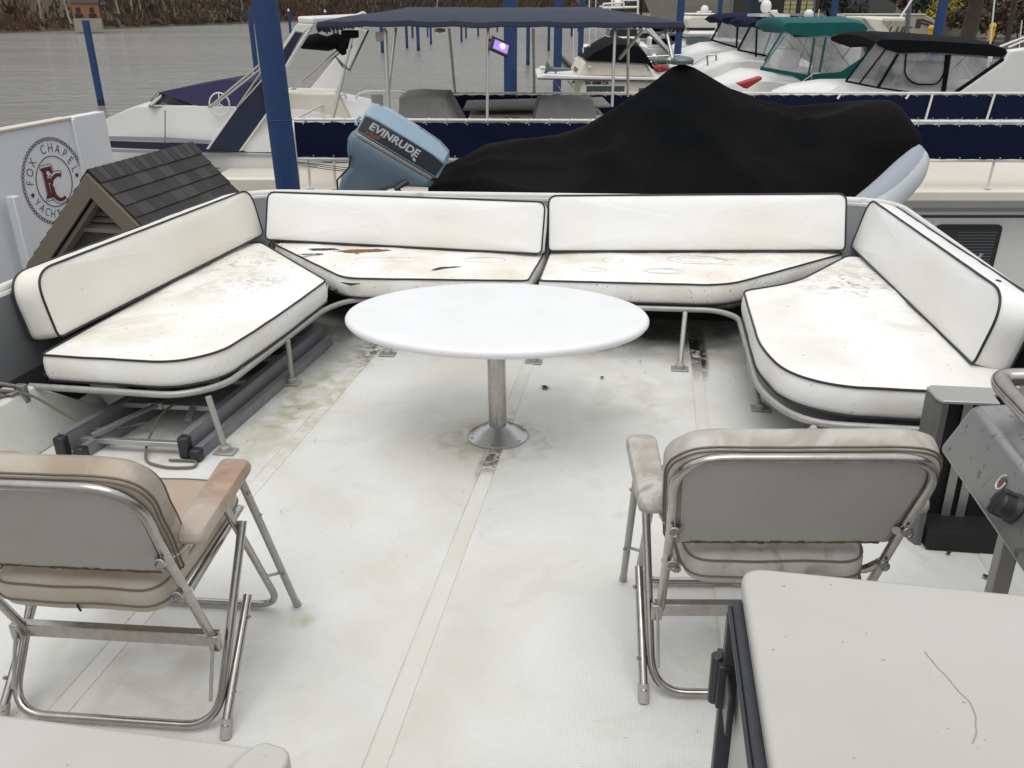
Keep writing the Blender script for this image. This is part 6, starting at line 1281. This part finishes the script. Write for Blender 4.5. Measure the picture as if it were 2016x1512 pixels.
for i in range(14):   # far rows of moored boats beyond the dock
    Yd = 70+i*9; px = (1170, 1235, 1300, 1325, 1265, 1345, 1210, 1290, 1330, 1255, 1310, 1280, 1340, 1225)[i]; p = at(px, 60, Yd)
    t = thing('distant_boat', ['tiny white boat %s row of the far marina' % q for q in ('leftmost, nearest', 'left of centre, nearest', 'right of centre, nearest', 'rightmost, nearest', 'middle of the second', 'right end of the second', 'left end of the third', 'centre of the third', 'right end of the third', 'left end of the fourth', 'right end of the fourth', 'centre of the fifth', 'right end of the last', 'left end of the last')][i], 'boat', Matrix.Translation((p.x, Yd, 0)), 'tiny boats in the far marina')
    MB().rings([[(-1.3*k, -2.6*q, .1), (-1.5*k, -2.6*q, 1.1), (1.5*k, -2.6*q, 1.1), (1.3*k, -2.6*q, .1)] for k, q in ((.9, 1), (1, 0), (.7, -1), (.1, -1.5))]).build('hull', M['gelcoat'], t)
    MB().box((0, .3, 1.6), (2.1, 2.4, 1.0)).build('cabin', M['gelcoat'], t, bevel=.2); MB().box((0, -.92, 1.7), (1.8, .05, .5)).build('window', M['glass_dark'], t)
    if i % 2: MB().box((0, .6, 2.4), (2.0, 2.2, .12)).tube([(-.9, -.3, 2.1), (-.9, -.3, 2.4)], .03, 5).tube([(.9, -.3, 2.1), (.9, -.3, 2.4)], .03, 5).build('bimini_top', M['navy_canvas'] if i % 4 == 1 else M['teal_canvas'], t)

# ================================================================== YARD ABOVE THE RIGHT BANK
def placed(name, label, cat, loc): return thing(name, label, cat, Matrix.Translation(loc))
YR = 62; a, b_ = at(1655, 72, YR), at(1852, 75, YR); zt = at(1750, 30, YR).z; zb = at(1750, 76, YR).z
rv = placed('camper_trailer', 'long beige camper trailer parked in the yard behind the bimini boats', 'camper', (a.x, YR, zb))
def rvp(mb, nm, m, **k): return setw(mb.build(nm, m, None, **k), rv)
prof_ = [(a.x, zb), (b_.x, zb), (b_.x+.05, zb+.5), (b_.x-.25, zb+.95), (b_.x-1.0, zt-.1), (b_.x-1.4, zt), (a.x, zt)]
rvp(MB().slab([(x, YR, z) for x, z in prof_], (0, 2.4, 0)), 'body', M['rv_beige'], bevel=.05)
rvp(MB().box(((a.x+b_.x)/2-.6, YR+1.2, zt+.05), (b_.x-a.x-1.4, 2.5, .08)), 'roof', M['gelcoat_cream'])
rvp(MB().box((at(1808, 46, YR).x, YR-.02, at(1808, 46, YR).z), (.35, .04, .55)).box((at(1783, 50, YR).x, YR-.015, (zt+zb)/2), (.06, .04, zt-zb-.1)).box((at(1786, 66, YR).x, YR-.02, at(1786, 66, YR).z), (.35, .04, .2)), 'window', M['rv_dark'], bevel=.01)
rvp(MB().tube([(at(px, py, YR).x, YR-.02, at(px, py, YR).z) for px, py in ((1808, 72), (1830, 66), (1836, 58), (1826, 48), (1810, 44))], .06, 6).tube([(at(px, py, YR).x, YR-.02, at(px, py, YR).z) for px, py in ((1815, 38), (1832, 44), (1842, 54))], .06, 6), 'swoosh_decal', M['rv_dark'])
V_, F_ = text_mb('BULLET', .52, .01, bold=.012, sx=1.25, shear=.2); rvp(MB().add(V_, F_, T=Matrix.Translation((at(1761, 59, YR).x, YR-.02, at(1761, 59, YR).z)) @ Matrix.Rotation(pi/2, 4, 'X')), 'lettering', M['rv_dark'], smooth=0)
YW = 82; p0, p1 = at(1540, 30, YW), at(1760, 30, YW)
rw = MB().box(((p0.x+p1.x)/2, YW, (at(1600, 30, YW).z+at(1600, 4, YW).z)/2+.3), (p1.x-p0.x, .4, at(1600, 4, YW).z-at(1600, 30, YW).z+.6)).build('retaining_wall', M['retaining'], None); tag(rw, 'long plain grey retaining wall at the back of the yard', 'wall')
rw = MB().box((at(1930, 45, 70).x, 70, at(1930, 55, 70).z), (16, .4, 1.3)).build('stone_wall', M['concrete'], None); tag(rw, 'low pale stone wall right of the camper under the bushes', 'wall')
YB = 74; q0 = at(1480, 42, YB); bl = placed('clubhouse', 'dark brown building with cream door panels and upper deck, top centre right', 'building', (q0.x, YB, 3))
def blp(mb, nm, m, **k): return setw(mb.build(nm, m, None, **k), bl)
zf = at(1500, 26, YB).z; xb0, xb1 = at(1478, 20, YB).x, at(1612, 20, YB).x
blp(MB().box(((xb0+xb1)/2, YB+3, zf+2.2), (xb1-xb0, 6, 4.6)), 'wall', M['brown_dark']); blp(MB().box(((xb0+xb1)/2, YB+2.5, zf-1.0), (xb1-xb0-.4, 4, 1.9)), 'base_wall', M['brown_dark'])
blp(MB().box(((xb0+xb1)/2, YB-.6, zf-.1), (xb1-xb0, 1.6, .18)), 'deck_floor', M['concrete'])
for px in (1555, 1588): blp(MB().box((at(px, 14, YB).x, YB-.05, zf+1.1), (.95, .06, 2.2)), 'door', M['yellow_dull'])
blp(MB().box((at(1572, 14, YB).x, YB-.05, zf+1.1), (.6, .05, 2.1)), 'glass_door', M['glass_dark'])
mb = MB()
for k in range(9): mb.box((xb0+.2+k*(xb1-xb0-.4)/8, YB-1.35, zf+.45), (.06, .06, .9))
for zz in (.3, .6, .9): mb.box(((xb0+xb1)/2, YB-1.35, zf+zz), (xb1-xb0, .04, .05))
blp(mb, 'railing', M['black_plastic'])
sh_ = placed('blue_shed', 'small dark blue hut with white window left of the brown building', 'shed', (at(1492, 20, 66).x, 66, 3))
px_ = at(1492, 28, 66); setw(MB().box((px_.x, 67, px_.z+.8), (1.1, 2, 2.6)).build('wall', mat('hut_blue', (.01, .025, .04), .7), None), sh_); setw(MB().box((px_.x+.2, 65.97, px_.z+1.1), (.5, .05, .6)).build('window', M['gelcoat'], None), sh_)
LEAFM = {}
def shrub(px, py, Y, r, hgt, col, label, cat='shrub', n=900, conif=False, name='shrub'):
    c = at(px, py, Y); key = tuple(col)
    if key not in LEAFM: LEAFM[key] = [mat('leaf_%d' % len(LEAFM), col, .9), mat('leafd_%d' % len(LEAFM), tuple(k*.55 for k in col), .9), mat('leafl_%d' % len(LEAFM), tuple(min(1, k*1.6) for k in col), .9)]
    t = placed(name, label, cat, (c.x, Y, c.z)); mb = MB()
    for i in range(n):
        a = random.random()*2*pi; h = random.random(); 
        if conif: rr = r*(1-h)**.9*random.uniform(.5, 1)+.03; p = Vector((rr*cos(a), rr*sin(a), h*hgt))
        else:
            e_ = math.acos(1-1.6*random.random()); rr = (r*random.uniform(.55, 1.0))*(1+.25*noise.noise(Vector((cos(a)*2, sin(a)*2, e_*2+px)))); p = Vector((rr*sin(e_)*cos(a), rr*sin(e_)*sin(a), hgt*.35+rr*cos(e_)*hgt/(2*r)))
        s = r*random.uniform(.06, .14); u = Vector((random.gauss(0, 1), random.gauss(0, 1), random.gauss(0, .7))).normalized()*s; v = Vector((random.gauss(0, 1), random.gauss(0, 1), random.gauss(0, 1))).normalized()*s*.8
        k = noise.noise(p*1.5+Vector((px, 0, 0))); mb.add([p-u, p-v, p+u, p+v], [(0, 1, 2, 3)], 0 if k > .15 else (2 if k < -.25 else 1))
    mb.build('foliage', LEAFM[key], t, smooth=0, fixn=False)
    mb = MB()
    for k in range(5): mb.tube([(0, 0, -.6), (r*.3*cos(k*1.3), r*.3*sin(k*1.3), hgt*.4)], [.06, .025], 5)
    mb.build('stems', M['brown_dark'], t)
    return t
random.seed(33)
shrub(1852, 46, 66, 1.2, 2.0, (.33, .28, .05), 'yellow green rounded bush just right of the camper nose'); shrub(1822, 28, 72, 1.9, 2.8, (.05, .07, .06), 'blue grey conifer shrub above the camper roof')
shrub(1798, 26, 73, 1.3, 2.2, (.16, .075, .035), 'rust brown shrub left of the blue grey conifer'); shrub(1790, 12, 76, 1.5, 2.0, (.1, .06, .035), 'brown shrub at the top edge left of the conifer')
for i, (px, hh) in enumerate(((1657, .9), (1668, 1.2), (1680, 1.0), (1692, 2.0), (1703, 1.1))): shrub(px, 32, 78, .45, hh*1.3, (.03, .05, .025), '%s small dark conifer from the left before the grey retaining wall' % ('first', 'second', 'third', 'fourth', 'fifth')[i], 'conifer', 420, True, 'conifer')
shrub(1632, 24, 76, 1.5, 2.2, (.04, .055, .035), 'dark evergreen bush left of the small conifers'); shrub(1885, 36, 68, 1.6, 2.2, (.07, .06, .035), 'brown green bush behind the right blue piling')
for i, (px, py, Y, r, cl) in enumerate(((1905, 30, 74, 2.0, (.06, .06, .035)), (1935, 46, 66, 1.8, (.09, .06, .04)), (1960, 28, 76, 2.4, (.05, .055, .04)), (1985, 48, 64, 1.8, (.1, .065, .045)), (2005, 20, 78, 2.2, (.045, .055, .03)), (1900, 62, 60, 1.3, (.08, .055, .035)), (1955, 70, 58, 1.5, (.085, .06, .04)), (2010, 72, 57, 1.5, (.07, .055, .03)), (1870, 12, 82, 2.0, (.05, .045, .03)), (1920, 6, 86, 2.2, (.075, .05, .035)))):
    shrub(px, py, Y, r, r*1.3, cl, ('olive bush behind the vine trunk, upper left', 'russet bush at mid height right of the vine trunk', 'large grey green bush high on the right bank', 'red brown bush low at the right edge', 'dark green bush in the top right corner', 'small brown bush at the foot of the vine trunk', 'brown bush on the lower bank by the yellow post', 'olive brown bush lowest at the right edge', 'dark bush at the top edge above the blue piling', 'brown bush at the top edge above the vine trunk')[i], n=800)
wm('bark_brown', (.075, .055, .04), 1, var=(3, .6, (.03, .025, .02)), bump=(8, .8, .05))
random.seed(5)
def yard_tree(px, py, Y, h, label, r0, nb=34, lean=.02):
    p = at(px, py, Y); return bare_tree('bare_tree', (p.x, Y, p.z), h, lean, label, 'bare brown trees on the near bank', 'bark_brown', nb, r0, .6)
yard_tree(1905, 90, 46, 9, 'thick brown vine clad trunk right of the blue piling', .42, 60); yard_tree(1985, 88, 52, 10, 'bare brown tree at the far right of the yard', .16, 40, -.05)
yard_tree(1800, 30, 74, 9, 'bare tree behind the blue grey conifer', .12, 30); yard_tree(1440, 40, 95, 12, 'bare tree beyond the far white cruiser', .14, 30); yard_tree(1260, 40, 150, 14, 'bare tree above the distant radar boat', .18, 30, .04); yard_tree(1640, 20, 84, 10, 'bare tree above the grey retaining wall', .13, 30)
for (px, y0, y1, Y, r, m, lb) in ((1793, 0, 76, 40, .1, 'horn_grey', 'thick grey mast leaning over the camper side'), (1960, 0, 88, 34, .03, 'gelcoat', 'thin pale flag pole right of the vine trunk'), (1440, -10, 60, 46, .05, 'horn_grey', 'thin grey mast behind the navy bimini boats'), (1605, -10, 45, 48, .06, 'horn_grey', 'dark mast beside the teal boat radar dome')):
    a, b_ = at(px, y0-20, Y), at(px-(4 if px > 1700 else 0), y1, Y); t = thing('mast', lb, 'mast', Matrix.Translation((b_.x, Y, b_.z))); setw(MB().tube([a, b_-Vector((0, 0, 1))], r, 8).build('pole', M[m], None), t); setw(MB().tube([b_-Vector((0, 0, .6)), b_-Vector((0, 0, .1))], r*2.2, 8).build('foot', M[m], None), t)
t = thing('outrigger', 'pale slanted boat hook or outrigger pole rising above the camper', 'pole', Matrix.Translation(at(1755, 62, 24))); setw(MB().tube([at(1755, 62, 24), at(1800, -8, 24)], .028, 8).build('pole', M['gelcoat'], None), t); setw(MB().tube([at(1742, 55, 24), at(1758, 42, 24)], .02, 6).build('bracket', M['gelcoat'], None), t)
for px, py, hgt, lb in ((1831, 70, 12, 'yellow hooded life ring post right of the camper'), (1948, 82, 26, 'tall yellow hooded post below the right bushes')):
    a = at(px, py, 44); tg = thing('yellow_post', lb, 'post', Matrix.Translation(a)); z_ = hgt*44/FPX
    setw(MB().box(a+Vector((0, 0, z_*.5)), (.26, .2, z_)).build('housing', M['yellow'], None, bevel=.05), tg); setw(MB().ball(a+Vector((0, 0, z_)), .17, 6).build('hood', M['yellow'], None), tg); setw(MB().cyl(a-Vector((0, 0, 1.4)), a, .06, 8).build('stem', M['brown_dark'], None), tg)

# crumbs of dead leaf and grit blown under the benches
random.seed(11); mb = MB()
for i in range(420):
    k = random.random()
    if k < .45: x, y = random.gauss(-2.1, .3), random.gauss(4.2, .5)
    elif k < .8: x, y = random.gauss(.2, .7), random.gauss(4.75, .2)
    else: x, y = random.uniform(-2.4, 1.4), random.uniform(1.3, 5)
    if not (-2.6 < x < 1.5 and y < 5.25): continue
    r = random.uniform(.0015, .006)*(1 if k < .8 else .6); a = random.random()*6; c = Vector((x, y, .004))
    mb.add([c+Vector((r*cos(a+q)*random.uniform(.5, 1.6), r*sin(a+q)*random.uniform(.4, 1), .001+random.random()*.003)) for q in (0, 1.3, 2.7, 4, 5.2)], [(0, 1, 2, 3, 4)])
o = mb.build('leaf_crumbs', M['leaf_brown'], M=D(), smooth=0, fixn=False); o['kind'] = 'stuff'; o['label'] = 'crumbs of dead leaf and grit scattered under the benches'
